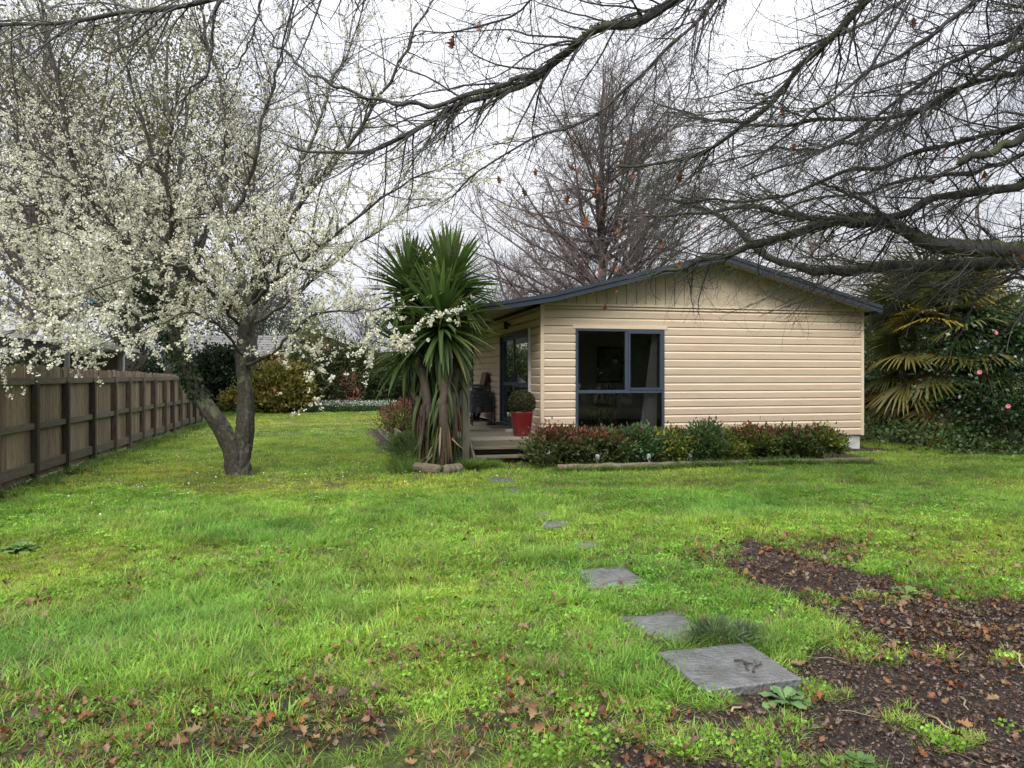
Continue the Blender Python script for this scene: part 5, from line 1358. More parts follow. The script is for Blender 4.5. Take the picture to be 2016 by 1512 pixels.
# low white-flowered planting
n = 7000
X_ = (400 + 390 * rng.random(n)); d_ = 30.2 + 1.6 * rng.random(n)
xx = (X_ - CX) / F * d_
hh = .08 + .35 * sstep(600, 650, X_) * (.6 + .4 * rng.random(n))
Pp = np.stack([xx, d_, hh * rng.random(n)], 1)
V, Fq = leafquads(Pp, np.stack([rng.normal(0, .3, n), rng.normal(0, .3, n), np.ones(n)], 1), .16, .14)
bedp = npobj('ground_cover', V, Fq, M['leaf'], None, col=np.repeat(pick([(0.05, 0.11, 0.03), (0.07, 0.14, 0.04), (0.04, 0.08, 0.025)], n), 4, 0)); tag(bedp, 'low green leafy ground cover along the back of the lawn', 'ground cover', kind='stuff')
n = 1500
X_ = 615 + 165 * rng.random(n); d_ = 30.3 + 1.3 * rng.random(n); Pp = np.stack([(X_ - CX) / F * d_, d_, .26 + .2 * rng.random(n)], 1)
V, Fq = leafquads(Pp, rng.normal(0, 1, (n, 3)), .05, .9)
o = npobj('white_flowers', V, Fq, M['petal'], None, col=np.repeat(pick([(.8, .82, .78)], n, .05), 4, 0)); tag(o, 'drift of small white flowers at the back of the lawn', 'flowers', kind='stuff')

# ---------------- carport and neighbouring house behind the fence
ca, cb = np.array((-11.9, 19.0)), np.array((-14.6, 29.6))
cdir = (cb - ca) / np.linalg.norm(cb - ca); CLn = float(np.linalg.norm(cb - ca))
cp = empty('carport', (ca[0], ca[1], 0), math.atan2(cdir[1], cdir[0]), 'low carport with pale metal roof and white gutter behind the fence', 'carport')
mb = MB(); mb.prism([(0.0, 2.50), (3.2, 2.72), (3.2, 2.68), (0.0, 2.46)], 'x', -4.5, CLn); mb.build('roof', M['zinc'], cp)
MB().box(-4.5, CLn, -.13, -.002, 2.36, 2.49).build('gutter', M['whitepaint'], cp)
MB().box(-4.5, 2.0, .03, .07, 2.12, 2.455).build('fascia', M['blackpaint'], cp)
for x in (-3.0, 2.9, 9.2):
    MB().box(x - .06, x + .06, .05, .17, -.2, 2.452).build('post', M['greypaint'], cp)
    MB().box(x - .06, x + .06, 3.0, 3.12, -.2, 2.65).build('post', M['greypaint'], cp)
MB().tube([(9.0, -.05, 2.38), (9.0, -.06, 2.30), (8.6, -.08, 2.12), (8.6, -.08, -.1)], .04, 8).build('downpipe', M['whitepaint'], cp)
MB().box(9.4, 14.5, .3, 3.0, 0, 2.35).build('storage_wall', M['brownwall'], cp)
for k, (x0, x1, yt, d) in enumerate(((-60, 120, 690, 27), (60, 240, 686, 30), (170, 330, 688, 34))):
    gshrub('hedge_shrub', ['clipped green shrub behind the carport, at its open end', 'dark green shrub behind the middle carport post', 'dark green shrub behind the carport downpipe'][k], x0, x1, yt, d, 1.4, 8000, .11, GRN, clumps=50, asp=.6, spread=.2)

bh = empty('brick_house', (-11.2, 46, 0), 0, 'red brick neighbouring house with a grey tiled roof beyond the garden', 'house')
wl_ = MB().box(-3.2, 2.6, 0, 6, -.2, 2.75); wl_.build('wall', M['brickred'], bh)
mb = MB(); mb.prism([(-3.2, 2.751), (2.6, 2.751), (-.2, 3.95)], 'y', 0.0, 6); mb.build('gable', M['brickred'], bh)
mb = MB(); mb.prism([(-.2, 4.16), (3.3, 2.70), (3.3, 2.58), (-.2, 4.03)], 'y', -.5, 6.5); rfb = mb.build('roof', M['tile'], bh)
mb = MB(); mb.prism([(-3.8, 2.66), (-.202, 4.16), (-.202, 4.03), (-3.8, 2.54)], 'y', -.5, 6.5); mb.build('roof', M['tile'], bh)
mb = MB(); mb.prism([(-.2, 4.18), (3.32, 2.72), (3.32, 2.50), (-.2, 3.96)], 'y', -.56, -.503); mb.build('barge_board', M['whitepaint'], bh)
MB().box(-9.5, -3.22, 1.0, 6, -.2, 2.6).build('wall', M['brickred'], bh)
wr = MB(); wr.prism([(0.2, 2.55), (4.0, 4.05), (7.6, 2.6)], 'x', -9.9, -2.6); wr = wr.build('roof', M['tile'], bh)
for r_ in range(9):
    t0 = r_ / 9
    y0 = .18 + 3.8 * t0; z0 = 2.55 + 1.5 * t0
    mb = MB(); mb.prism([(y0 - .03, z0 + .01), (y0 + .42, z0 + .185), (y0 + .42, z0 + .20), (y0 - .03, z0 + .06)], 'x', -9.92, -2.58); mb.build('tile_course', M['tile'], wr)
wdw = MB().box(-1.0, .2, -.03, -.001, 1.1, 2.3).build('window', M['whitepaint'], bh)
MB().add([(-.93, -.036, 1.17), (.13, -.036, 1.17), (.13, -.036, 2.23), (-.93, -.036, 2.23)], [(0, 1, 2, 3)]).build('pane', M['glass'], wdw)
MB().box(.5, 1.6, -.04, -.001, 0.9, 2.6).build('painted_panel', surf('redpaint', (0.20, 0.04, 0.035), (0.26, 0.05, 0.045), 3, .5), bh)

# ---------------- right side: camellia, palm, ground cover, dark boundary shrubs
CAM = [(0.018, 0.045, 0.018), (0.03, 0.065, 0.025), (0.05, 0.095, 0.035), (0.022, 0.05, 0.02)]
cam_b = (10.15, 15.6, 0)
cm = shrub('camellia', 'glossy dark green camellia bush with a few pink flowers', 'shrub', cam_b, (1.4, 1.2, 2.85), 19000, .075, CAM, None, clumps=90, asp=.6, mat='glossleaf', stems=16, spread=.15, shell=.62)
fm = []
for a in range(7):
    for s in (0, 1):
        fm.append((a * 6.28 / 7 + s * .4, 1 - .45 * s, .35 + s * .5))
Vf, Ff = [], []
for (a, l, tilt) in fm:
    o_ = len(Vf); c, s = math.cos(a), math.sin(a)
    for (x, y) in ((0.08, 0), (.55, -.32), (1, 0), (.55, .32)):
        Vf.append((l * (x * c - y * s), l * (x * s + y * c), tilt * x * l))
    Ff.append((o_, o_ + 1, o_ + 2, o_ + 3))
pinkm = npmesh('flower', Vf, Ff, M['objleaf'], col=np.ones((len(Vf), 3)))
for (x, y) in ((1929, 733), (2010, 708), (1985, 800), (1960, 655), (2035, 770)):
    d_ = 14.1
    q = P(x, y, d_) - np.array(cam_b)
    inst('flower', pinkm, cm, tuple(q), (math.radians(75), 0, rng.normal(0, .4)), .05, (0.75, 0.25, 0.28) if x != 2010 else (0.85, 0.8, 0.78))
shrub('camellia', 'glossy dark green bush beside the camellia, further from the house', 'shrub', (12.4, 15.2, 0), (1.5, 1.4, 3.3), 13000, .085, CAM, None, clumps=80, asp=.6, mat='glossleaf', stems=12, spread=.16, shell=.62)
for (x0, x1, yt, d, lb) in ((1690, 1790, 610, 22, 'dark shrub filling the gap beside the house wall'), (1740, 1880, 640, 20.5, 'dark evergreen shrub behind the palm fronds'), (1850, 2010, 590, 21, 'dark evergreen shrub behind the camellia'), (1980, 2200, 600, 20, 'dark evergreen shrub behind the further camellia')):
    gshrub('boundary_shrub', lb, x0, x1, yt, d, 1.2, 11000, .11, DRK + ([(0.16, 0.12, 0.05)] if x0 == 1690 else []), clumps=60, asp=.55, spread=.19)
MB_f = MB()
# dark timber boundary fence behind the shrubs
f0, f1 = np.array((6.6, 24.0)), np.array((17.0, 22.5))
bf = empty('boundary_fence', (f0[0], f0[1], 0), math.atan2(f1[1] - f0[1], f1[0] - f0[0]), 'dark boundary fence in the shade behind the palm and shrubs', 'fence')
Lf = float(np.linalg.norm(f1 - f0)); x = 0
pm = MB().box(0, .14, 0, .02, 0, 1.75).mesh('paling', M['fencepost'])
while x < Lf:
    inst('paling', pm, bf, (x, 0, 0)); x += .148
MB().box(0, Lf, .022, .07, 1.3, 1.4).build('rail', M['rail'], bf); MB().box(0, Lf, .022, .07, .4, .5).build('rail', M['rail'], bf)
# fan palm
pc_ = P(1852, 655, 16.6)
palm = empty('fan_palm', (pc_[0], pc_[1], 0), 0, 'fan palm with drooping olive and brown fronds beside the house', 'palm')
V, Fq = tubes(resample([(0.05, 0, -.2), (0, .02, 1.2), (0, 0, pc_[2])], 16)[0][None], np.linspace(.16, .12, 16)[None] * (1 + rng.normal(0, .06, (1, 16))), 12)
npobj('trunk', V, Fq, M['woodstem'], palm, smooth=True)
def fan_mesh(seed):
    r_ = np.random.default_rng(seed)
    vs, fs, cs2 = [], [], []
    nl = 34
    pet = 0.75
    # petiole
    for (a, b) in (((0, -.012, 0), (pet, -.01, 0)),):
        o_ = 0
        vs += [(0, -.014, 0), (0, .014, 0), (pet, .010, 0), (pet, -.010, 0), (0, 0, -.014), (pet, 0, -.012)]
        fs += [(0, 1, 2, 3), (0, 3, 5, 4), (1, 4, 5, 2)]; cs2 += [(1, 1, .9)] * 6
    for i in range(nl):
        a = math.radians(-118 + 236 * i / (nl - 1)) + r_.normal(0, .02)
        L = .78 * (1 - .28 * (abs(a) / math.radians(118)) ** 2) * (1 + r_.normal(0, .05))
        dr = .10 + .25 * r_.random()
        prev = None
        for k, t in enumerate((0, .35, .62, .85, 1.0)):
            w = (.010, .026, .024, .014, .001)[k]
            x = pet + math.cos(a) * L * t; y = math.sin(a) * L * t
            z = -.18 * t * abs(math.sin(a)) - dr * max(0, t - .5) ** 1.6 * 1.3 + .02
            nx_, ny_ = -math.sin(a) * w, math.cos(a) * w
            o_ = len(vs)
            vs += [(x - nx_, y - ny_, z + w * .6), (x, y, z), (x + nx_, y + ny_, z + w * .6)]
            g_ = .85 + .5 * t ** 2; cs2 += [(g_ * 1.1, g_, .8)] * 3
            if prev is not None:
                fs += [(prev, prev + 1, o_ + 1, o_), (prev + 1, prev + 2, o_ + 2, o_ + 1)]
            prev = o_
    me = bpy.data.meshes.new('frond'); me.from_pydata(vs, [], fs); me.materials.append(M['objleaf'])
    at = me.color_attributes.new('Col', 'FLOAT_COLOR', 'POINT')
    cc = np.ones((len(vs), 4), np.float32); cc[:, :3] = cs2; at.data.foreach_set('color', cc.ravel())
    me.update(); return me
FM = [fan_mesh(60 + i) for i in range(5)]
for i in range(76):
    f = i / 75
    el = math.radians(62 - 128 * f + rng.normal(0, 7)); az = i * 2.4 + rng.normal(0, .2)
    dz = pc_[2] + .15 - 1.9 * max(0, f - .4)
    d = Vector((math.cos(el) * math.cos(az), math.cos(el) * math.sin(az), math.sin(el)))
    e = d.to_track_quat('X', 'Z').to_euler()
    col = np.array((0.085, 0.105, 0.033)) if f < .55 else (np.array((0.12, 0.12, 0.036)) if f < .8 else np.array((0.12, 0.088, 0.04)))
    if rng.random() < .12: col = np.array((0.20, 0.17, 0.03))
    inst('frond', FM[i % 5], palm, (0, 0, dz), (e.x + rng.normal(0, .3), e.y, e.z), 1.05 + .3 * rng.random(), tuple(col * (1 + rng.normal(0, .12))))
q = P(1985, 615, 19.5)
palm2 = copy_tree(palm); palm2.location = (q[0], q[1], -.3); palm2.rotation_euler = (0, 0, 2.1); palm2['label'] = 'second fan palm half hidden behind the camellia top'
for o in list(palm2.children):
    if o.name.startswith('frond') and rng.random() < .5:
        bpy.data.objects.remove(o)
# ground cover under the shrubs on the right
n = 30000
X_ = 6.2 + 8.5 * rng.random(n); Y_ = 13.0 + 8.5 * rng.random(n)
edge = 13.9 + .35 * np.sin(X_ * 1.3) + (X_ - 9) * (-.25) + (fbm(X_, Y_, .8) - .5) * 1.4
uu, vv = hloc(X_, Y_)
ok_ = (Y_ > edge) & (uu > 7.15)
X_, Y_ = X_[ok_], Y_[ok_]; n = len(X_)
hgt = np.clip((Y_ - edge[ok_]) * .35, .06, .5) * (.5 + fbm(X_, Y_, .5))
Pp = np.stack([X_, Y_, gz(X_, Y_) + hgt * rng.random(n) ** .5], 1)
V, Fq = leafquads(Pp, np.stack([rng.normal(0, .8, n), rng.normal(-.3, .8, n), rng.random(n)], 1), .07 * (.6 + .8 * rng.random(n)), .8)
o = npobj('ground_cover', V, Fq, M['leaf'], None, col=np.repeat(pick([(0.035, 0.075, 0.02), (0.05, 0.10, 0.028), (0.08, 0.13, 0.035), (0.10, 0.12, 0.04)], n), 4, 0)); tag(o, 'ivy and low weeds carpeting the ground under the camellia', 'ground cover', kind='stuff')

# ---------------- trees behind the viewer, seen mirrored in the window glass
for (x, y, h, lb) in ((-9, -15, 6, 'leafy tree behind the viewer, nearest the paling fence side'), (-2.5, -17, 5.5, 'leafy tree behind the viewer, mirrored in the front window'), (4.5, -16, 6, 'leafy tree behind the viewer, next to the mirrored one'), (11, -14, 6, 'leafy tree behind the viewer, on the oak side')):
    leafy_tree('garden_tree', lb, (x, y, 0), h, 3.6, 7000, .22, DRK + GRN, 'trees at the near end of the garden', .2, 60, spread=.24, shell=.4, cz=.45, ch=h * .48)

for i, x in enumerate((-8, -4.6, -1.2, 2.2, 5.6, 9)):  # hedge added out of view so the front window mirrors dark foliage
    shrub('tall_hedge_shrub', ['tall hedge shrub beyond the oak, nearest the camellia', 'tall hedge shrub beyond the oak, second from the camellia', 'tall hedge shrub beyond the oak, third from the camellia', 'tall hedge shrub beyond the oak, third from the garden end', 'tall hedge shrub beyond the oak, second from the garden end', 'tall hedge shrub beyond the oak, at the garden end'][i], 'shrub',
          (14.2 + .5 * (i % 2), 9.5 - (x + 8) * 1.15, 0), (1.3, 2.3, 4.0 + .5 * (i % 3)), 7000, .2, DRK + GRN, 'hedge along the oak side of the garden', clumps=60, asp=.7, spread=.2, shell=.5)

# ================================================================== GRASS, LEAF LITTER, WEEDS
PROTO = bpy.data.collections.new('scatter_sources')
def blades(name, n, rad, hmin, hmax, w, bend, segs=3, seed=0, colr=None):
    r_ = np.random.default_rng(seed)
    a = r_.random(n) * 6.283; rr = rad * np.sqrt(r_.random(n))
    B = np.stack([rr * np.cos(a), rr * np.sin(a), np.full(n, -.012)], 1)
    az = a + r_.normal(0, .9, n); h = hmin + (hmax - hmin) * r_.random(n); bd = bend * (.3 + r_.random(n))
    dirv = np.stack([np.cos(az), np.sin(az), np.zeros(n)], 1); sd = np.stack([-np.sin(az), np.cos(az), np.zeros(n)], 1)
    Vv = []
    for k in range(segs + 1):
        t = k / segs
        ww = w * (1 - t ** 1.6) * .5 + .0002
        p = B + np.array((0, 0, 1)) * (h * (t - .25 * bd * t * t))[:, None] + dirv * (h * bd * t * t)[:, None]
        Vv += [p - sd * ww, p + sd * ww]
    Vv = np.stack(Vv, 1)
    idx = (np.arange(n) * 2 * (segs + 1))[:, None]
    Ff = np.concatenate([idx + np.array([[2 * k, 2 * k + 1, 2 * k + 3, 2 * k + 2]]) for k in range(segs)])
    c = (1 + r_.normal(0, .2, (n, 1))) * np.ones((n, 3)); c[:, 0] *= 1 + r_.normal(0, .12, n)
    dead = r_.random(n) < .06; c[dead] = np.array((2.0, 1.1, 2.2))
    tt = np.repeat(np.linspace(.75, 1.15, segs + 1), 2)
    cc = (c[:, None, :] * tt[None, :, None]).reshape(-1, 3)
    me = npmesh(name, Vv.reshape(-1, 3), Ff, M['grass'], col=np.clip(cc, 0, 4), smooth=True)
    o = bpy.data.objects.new(name, me); PROTO.objects.link(o); return o
def clover(name, n, rad, seed):
    r_ = np.random.default_rng(seed)
    a = r_.random(n) * 6.283; rr = rad * np.sqrt(r_.random(n))
    Pp = np.stack([rr * np.cos(a), rr * np.sin(a), .01 + .02 * r_.random(n)], 1)
    V, Fq = leafquads(Pp, np.stack([r_.normal(0, 1, n), r_.normal(0, 1, n), .3 + .3 * r_.random(n)], 1), .018, .9)
    me = npmesh(name, V, Fq, M['grass'], col=np.repeat((1 + r_.normal(0, .2, (n, 1))) * np.array((.85, .95, 1.0)), 4, 0))
    o = bpy.data.objects.new(name, me); PROTO.objects.link(o); return o
# collection order is by name
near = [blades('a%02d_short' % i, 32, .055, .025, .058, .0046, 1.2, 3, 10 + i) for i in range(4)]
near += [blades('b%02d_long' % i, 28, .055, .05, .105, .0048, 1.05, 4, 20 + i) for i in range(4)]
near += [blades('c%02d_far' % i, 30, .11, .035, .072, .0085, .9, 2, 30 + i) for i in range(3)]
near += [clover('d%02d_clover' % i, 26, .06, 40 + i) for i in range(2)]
def scatter(name, label, cat, Pp, vi, rot, scl, tint, coll, kind='stuff'):
    n = len(Pp)
    me = bpy.data.meshes.new(name)
    me.vertices.add(n); me.vertices.foreach_set('co', np.asarray(Pp, np.float32).ravel())
    def att(nm, ty, arr, key):
        a = me.attributes.new(nm, ty, 'POINT'); a.data.foreach_set(key, np.ascontiguousarray(arr).ravel())
    att('vi', 'INT', np.asarray(vi, np.int32), 'value')
    att('rot', 'FLOAT_VECTOR', np.asarray(rot, np.float32), 'vector')
    att('scl', 'FLOAT_VECTOR', np.asarray(scl, np.float32), 'vector')
    c = np.ones((n, 4), np.float32); c[:, :3] = tint
    att('tint', 'FLOAT_COLOR', c, 'color')
    o = link(bpy.data.objects.new(name, me))
    tag(o, label, cat, kind=kind)
    ng = bpy.data.node_groups.new('scatter', 'GeometryNodeTree')
    ng.interface.new_socket(name='Geometry', in_out='INPUT', socket_type='NodeSocketGeometry')
    ng.interface.new_socket(name='Geometry', in_out='OUTPUT', socket_type='NodeSocketGeometry')
    N_, L_ = ng.nodes, ng.links
    gi = N_.new('NodeGroupInput'); go = N_.new('NodeGroupOutput')
    ci = N_.new('GeometryNodeCollectionInfo'); ci.inputs['Collection'].default_value = coll
    ci.inputs['Separate Children'].default_value = True; ci.inputs['Reset Children'].default_value = True
    ip = N_.new('GeometryNodeInstanceOnPoints'); ip.inputs['Pick Instance'].default_value = True
    def na(nm, ty):
        x = N_.new('GeometryNodeInputNamedAttribute'); x.data_type = ty; x.inputs['Name'].default_value = nm; return x.outputs['Attribute']
    L_.new(gi.outputs[0], ip.inputs['Points']); L_.new(ci.outputs[0], ip.inputs['Instance'])
    L_.new(na('vi', 'INT'), ip.inputs['Instance Index']); L_.new(na('rot', 'FLOAT_VECTOR'), ip.inputs['Rotation']); L_.new(na('scl', 'FLOAT_VECTOR'), ip.inputs['Scale'])
    L_.new(ip.outputs[0], go.inputs[0])
    md = o.modifiers.new('scatter', 'NODES'); md.node_group = ng
    return o
def samp(n, y0, y1, margin):
    # uniform over a widening wedge of lawn in front of the camera
    Y = np.sqrt(y0 ** 2 + (y1 ** 2 - y0 ** 2) * rng.random(n * 2))[:n]
    X = (rng.random(n) * 2 - 1) * (0.672 * Y + margin)
    return X, Y
zones = [(30000, 1.4, 5.2, 3.0), (38000, 5.2, 10.0, 3.6), (38000, 10.0, 18.0, 3.5), (26000, 18.0, 32.0, 2.0)]
AX, AY, AZn = [], [], []
for zi, (n, y0, y1, mg) in enumerate(zones):
    X, Y = samp(n, y0, y1, mg); AX.append(X); AY.append(Y); AZn.append(np.full(n, zi))
# clumps standing in the bare soil
tufts = [(1520, 1440, 45), (1475, 1455, 40), (1560, 1425, 30), (1600, 1350, 25), (1640, 1360, 30), (1670, 1272, 22), (1755, 1292, 28), (1700, 1290, 22), (1710, 1262, 14), (1840, 1440, 22), (1870, 1455, 16), (1760, 1412, 25), (1640, 1500, 25), (1410, 1450, 40), (1700, 1180, 18), (1595, 1180, 12), (1630, 1190, 12),
         (1900, 1445, 20), (1480, 1490, 40), (1570, 1380, 15), (1360, 1480, 35), (1790, 1175, 25), (1750, 1190, 16), (1980, 1295, 20), (1690, 1500, 22), (1860, 1280, 18), (1560, 1500, 20)]
tfx, tfy = [], []
for (x, y, s) in tufts:
    m = int(4 + s * .36)
    xs = x + rng.normal(0, s * .55, m); ys = y + rng.normal(0, s * .28, m)
    for a, b in zip(xs, ys):
        g_ = G(a, b); tfx.append(g_[0]); tfy.append(g_[1])
X = np.concatenate(AX + [np.array(tfx)]); Y = np.concatenate(AY + [np.array(tfy)]); Zn = np.concatenate(AZn + [np.full(len(tfx), 0)])
istuft = np.arange(len(X)) >= len(X) - len(tfx)
px, py, soil, lit, longg, moss, n1, n2 = lawn(X, Y)
uu, vv = hloc(X, Y)
dens = np.clip(1.0 - .985 * np.clip(soil, 0, 1) - .62 * lit, 0.0, 1)
dens = dens * (0.55 + .9 * sstep(.32, .62, fbm(X + 11, Y + 4, .33, 2)) * np.where(Zn == 0, 1, 1.3))
patch = sstep(1250, 1480, py) * sstep(.62, .4, fbm(X + 5, Y + 8, .42, 2)); dens = dens * (1 - .38 * patch)
dens = np.where(istuft, 1, dens)
ok_ = rng.random(len(X)) < dens
ok_ &= ~((uu > -1.65) & (uu < 7.1) & (vv > -0.72) & (vv < 12))
elog = e0[1] + (X - e0[0]) * (e1[1] - e0[1]) / (e1[0] - e0[0])
ok_ &= ~((X > e0[0] - .05) & (X < e1[0] + .3) & (Y > elog + .02))
ok_ &= ~((uu > -1.5) & (uu < -.2) & (vv > -1.25) & (vv < 0))
ok_ &= ~((uu > -2.9) & (uu < -1.5) & (vv > 1.4) & (vv < 7.5))
ok_ &= X > fx(Y) + .12 + .25 * (rng.random(len(X)))
ok_ &= (Y < 30.6 + n1) & ~((X > 8.6 + n1 + (Y - 13.8) * -.1) & (Y > 14.2 + n1))
ok_ &= np.hypot(X - pb[0], Y - pb[1]) > .24
ok_ &= np.hypot((X - yb[0]) / .55, (Y - yb[1] - .1) / .4) > 1
for poly in STONES:
    cx_ = np.mean([p[0] for p in poly]); cy_ = np.mean([p[1] for p in poly])
    sh = (.97 if poly[0][0] == 1292 else .88) if poly[0][1] > 1100 else .74
    ok_ &= ~inpoly(px, py, [(cx_ + (p[0] - cx_) * sh, cy_ + (p[1] - cy_) * sh) for p in poly])
X, Y, Zn, longg, moss, n1, n2, soil, px, py, istuft, lit = [a[ok_] for a in (X, Y, Zn, longg, moss, n1, n2, soil, px, py, istuft, lit)]
n = len(X)
pl_ = np.clip(longg * 1.0 - .1 + (fbm(X + 2, Y + 7, .8, 2) - .45) * 1.2 - moss * .8, 0, 1)
isl = (rng.random(n) < pl_ * .8) & ~istuft
vi = np.where(Zn >= 2, 8 + rng.integers(0, 3, n), np.where(isl, 4 + rng.integers(0, 4, n), rng.integers(0, 4, n)))
clov = (rng.random(n) < .12 + .5 * blobs(px, py, [(1330, 1160, 160, 40, .8), (1080, 1290, 200, 60, .3), (560, 1400, 60, 20, .7), (1200, 1490, 120, 40, .5)])) & (Zn < 2)
vi = np.where(clov, 11 + rng.integers(0, 2, n), vi)
sc = (.8 + .45 * rng.random(n)) * np.where(moss > .45, .7, 1)
sc = np.where(Zn == 1, sc * 1.15, np.where(Zn == 3, sc * 1.4, sc)) * np.where(istuft, .95, 1)
hs = sc * np.where(Zn >= 2, .75 + .7 * pl_, 1) * np.where(Zn == 3, .6, 1)
base = np.array((0.24, 0.40, 0.052))
big = fbm(X + 60, Y + 20, 1.6, 3)[:, None] - .5; mid_ = fbm(X + 90, Y + 70, .45, 2)[:, None] - .5
tint = base * (1 + big * .5 + mid_ * .6 + rng.normal(0, .13, (n, 1)))
tint = tint + moss[:, None] * np.array((.085, .045, -.003)) * (1 + .4 * mid_)
tint[:, 0] *= 1 + (big[:, 0] * .5) - .06 * pl_
tint[:, 2] *= 1 + .3 * pl_
straw = (rng.random(n) < .05 + .22 * sstep(1150, 1400, py) * sstep(.45, .62, fbm(X + 33, Y + 3, .3, 2)))[:, None]
tint = np.where(straw, np.array((.26, .23, .10)) * (1 + rng.normal(0, .15, (n, 1))), tint)
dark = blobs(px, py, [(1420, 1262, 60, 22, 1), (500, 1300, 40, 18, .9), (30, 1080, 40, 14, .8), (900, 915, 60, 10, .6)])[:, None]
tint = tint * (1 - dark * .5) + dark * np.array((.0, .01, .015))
rot = np.stack([rng.normal(0, .12, n), rng.normal(0, .12, n), rng.random(n) * 6.283], 1)
Pp = np.stack([X, Y, gz(X, Y) - .003], 1)
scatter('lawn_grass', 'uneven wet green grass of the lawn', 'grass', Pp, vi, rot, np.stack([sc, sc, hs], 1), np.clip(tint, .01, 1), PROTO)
print('grass', n)
# taller wisps at the foot of fence, steps, logs and trunk
pts = []
for k in range(900):
    w_ = rng.integers(5)
    if w_ == 0: d_ = 9 + 20 * rng.random(); pts.append((fx(d_) + .18 + .2 * abs(rng.normal()), d_))
    elif w_ == 1: q = G(905 + 60 * rng.random(), 918 + 6 * rng.random()); pts.append((q[0], q[1]))
    elif w_ == 2: s = rng.random(); q = e0 + (e1 - e0) * s; pts.append((q[0], q[1] - .1 - .05 * rng.random()))
    elif w_ == 3: continue
    else: q = G(780 + 60 * rng.random(), 900 + 30 * rng.random()); pts.append((q[0], q[1]))
pts = np.array(pts); n = len(pts)
sc = 1.0 + 1.1 * rng.random(n)
scatter('tall_grass', 'taller grass wisps along the fence foot, logs and steps', 'grass', np.stack([pts[:, 0], pts[:, 1], gz(pts[:, 0], pts[:, 1])], 1), 4 + rng.integers(0, 4, n), np.stack([rng.normal(0, .1, n), rng.normal(0, .1, n), rng.random(n) * 6.28], 1), np.stack([sc * 1.3, sc * 1.3, sc], 1), np.array((0.12, 0.2, 0.035)) * (1 + rng.normal(0, .2, (n, 1))), PROTO)

# leaf litter, twigs and bark scraps on the soil
LIT = bpy.data.collections.new('litter_sources')
def lproto(name, me):
    o = bpy.data.objects.new(name, me); LIT.objects.link(o)
for i in range(5):
    lproto('a%02d_leaf' % i, oakleaf_mesh('litter_leaf', 200 + i, M['litter']))
for i in range(3):
    r_ = np.random.default_rng(300 + i)
    p_, ra_ = grow(np.zeros((1, 3)), np.array([[1.0, .1, 0]]), np.array([1.0]), np.array([.013]), 7, .22, 0, .6)
    p_[:, :, 2] = np.abs(p_[:, :, 2]) * .3
    V, Fq = tubes(p_, ra_, 4); lproto('b%02d_stick' % i, npmesh('stick', V, Fq, M['litter'], col=np.ones((len(V), 3))))
for i in range(3):
    r_ = np.random.default_rng(400 + i)
    vs = np.array([(x, y, z) for z in (0, .35) for (x, y) in ((-.5, -.3), (.4, -.4), (.55, .2), (-.3, .45))]) * (1 + r_.normal(0, .25, (8, 3)))
    lproto('c%02d_crumb' % i, npmesh('crumb', vs, [(0, 1, 2, 3), (4, 5, 6, 7), (0, 1, 5, 4), (1, 2, 6, 5), (2, 3, 7, 6), (3, 0, 4, 7)], M['litter'], col=np.ones((8, 3))))
X, Y = samp(120000, 1.6, 13, 2.5)
X2, Y2 = samp(40000, 2.1, 6.5, 1.0); X = np.concatenate([X, X2]); Y = np.concatenate([Y, Y2])
px, py, soil, lit, longg, moss, n1, n2 = lawn(X, Y)
typ = rng.random(len(X))
pleaf = np.clip(.45 * lit + .012 * (py > 1050) + .05 * sstep(1200, 1400, py) + .06 * (py > 1000) * sstep(.5, .62, fbm(X, Y, .5, 2)) + .25 * soil * blobs(px, py, [(1850, 1230, 260, 70, 1), (1640, 1085, 80, 30, 1), (1540, 1180, 100, 40, .5)]) + .02 * soil, 0, 1)
pcr = .75 * np.clip(soil + .6 * sstep(1300, 1480, py) * (lit > .2), 0, 1)
isleaf = typ < pleaf * .5
iscr = (~isleaf) & (typ < pleaf * .5 + pcr * .6)
isst = (~isleaf) & (~iscr) & (typ < pleaf * .5 + pcr * .6 + .03 * np.clip(soil + .3 * lit, 0, 1))
sel = isleaf | iscr | isst
uu, vv = hloc(X, Y); sel &= ~((uu > -1.7) & (vv > -1.4))
for poly in STONES[:1]:
    sel &= ~inpoly(px, py, poly)
X, Y, isleaf, iscr, isst = [a[sel] for a in (X, Y, isleaf, iscr, isst)]
n = len(X)
vi = np.where(isleaf, rng.integers(0, 5, n), np.where(isst, 5 + rng.integers(0, 3, n), 8 + rng.integers(0, 3, n)))
s = np.where(isleaf, .022 + .032 * rng.random(n), np.where(isst, .05 + .15 * rng.random(n) ** 2, .006 + .016 * rng.random(n) ** 2))
lc = pick([(0.095, 0.042, 0.016), (0.14, 0.07, 0.026), (0.065, 0.038, 0.02), (0.19, 0.12, 0.055), (0.14, 0.05, 0.015), (0.16, 0.12, 0.075)], n, .25)
cc = pick([(0.035, 0.022, 0.016), (0.06, 0.036, 0.026), (0.10, 0.06, 0.045), (0.025, 0.018, 0.014), (0.14, 0.10, 0.085)], n, .2)
kc = pick([(0.10, 0.07, 0.05), (0.16, 0.12, 0.085), (0.06, 0.045, 0.035), (0.30, 0.25, 0.19)], n, .15)
tint = np.where(isleaf[:, None], lc, np.where(isst[:, None], kc, cc))
rot = np.stack([rng.normal(0, .4, n) * isleaf, rng.normal(0, .4, n) * isleaf, rng.random(n) * 6.28], 1)
scatter('leaf_litter', 'brown fallen leaves, twigs and bark scraps on the soil and lawn', 'leaf litter', np.stack([X, Y, gz(X, Y) + np.where(isleaf, .012 + .02 * rng.random(n), .003)], 1), vi, rot, np.stack([s, s, s], 1), tint, LIT)
print('litter', n)
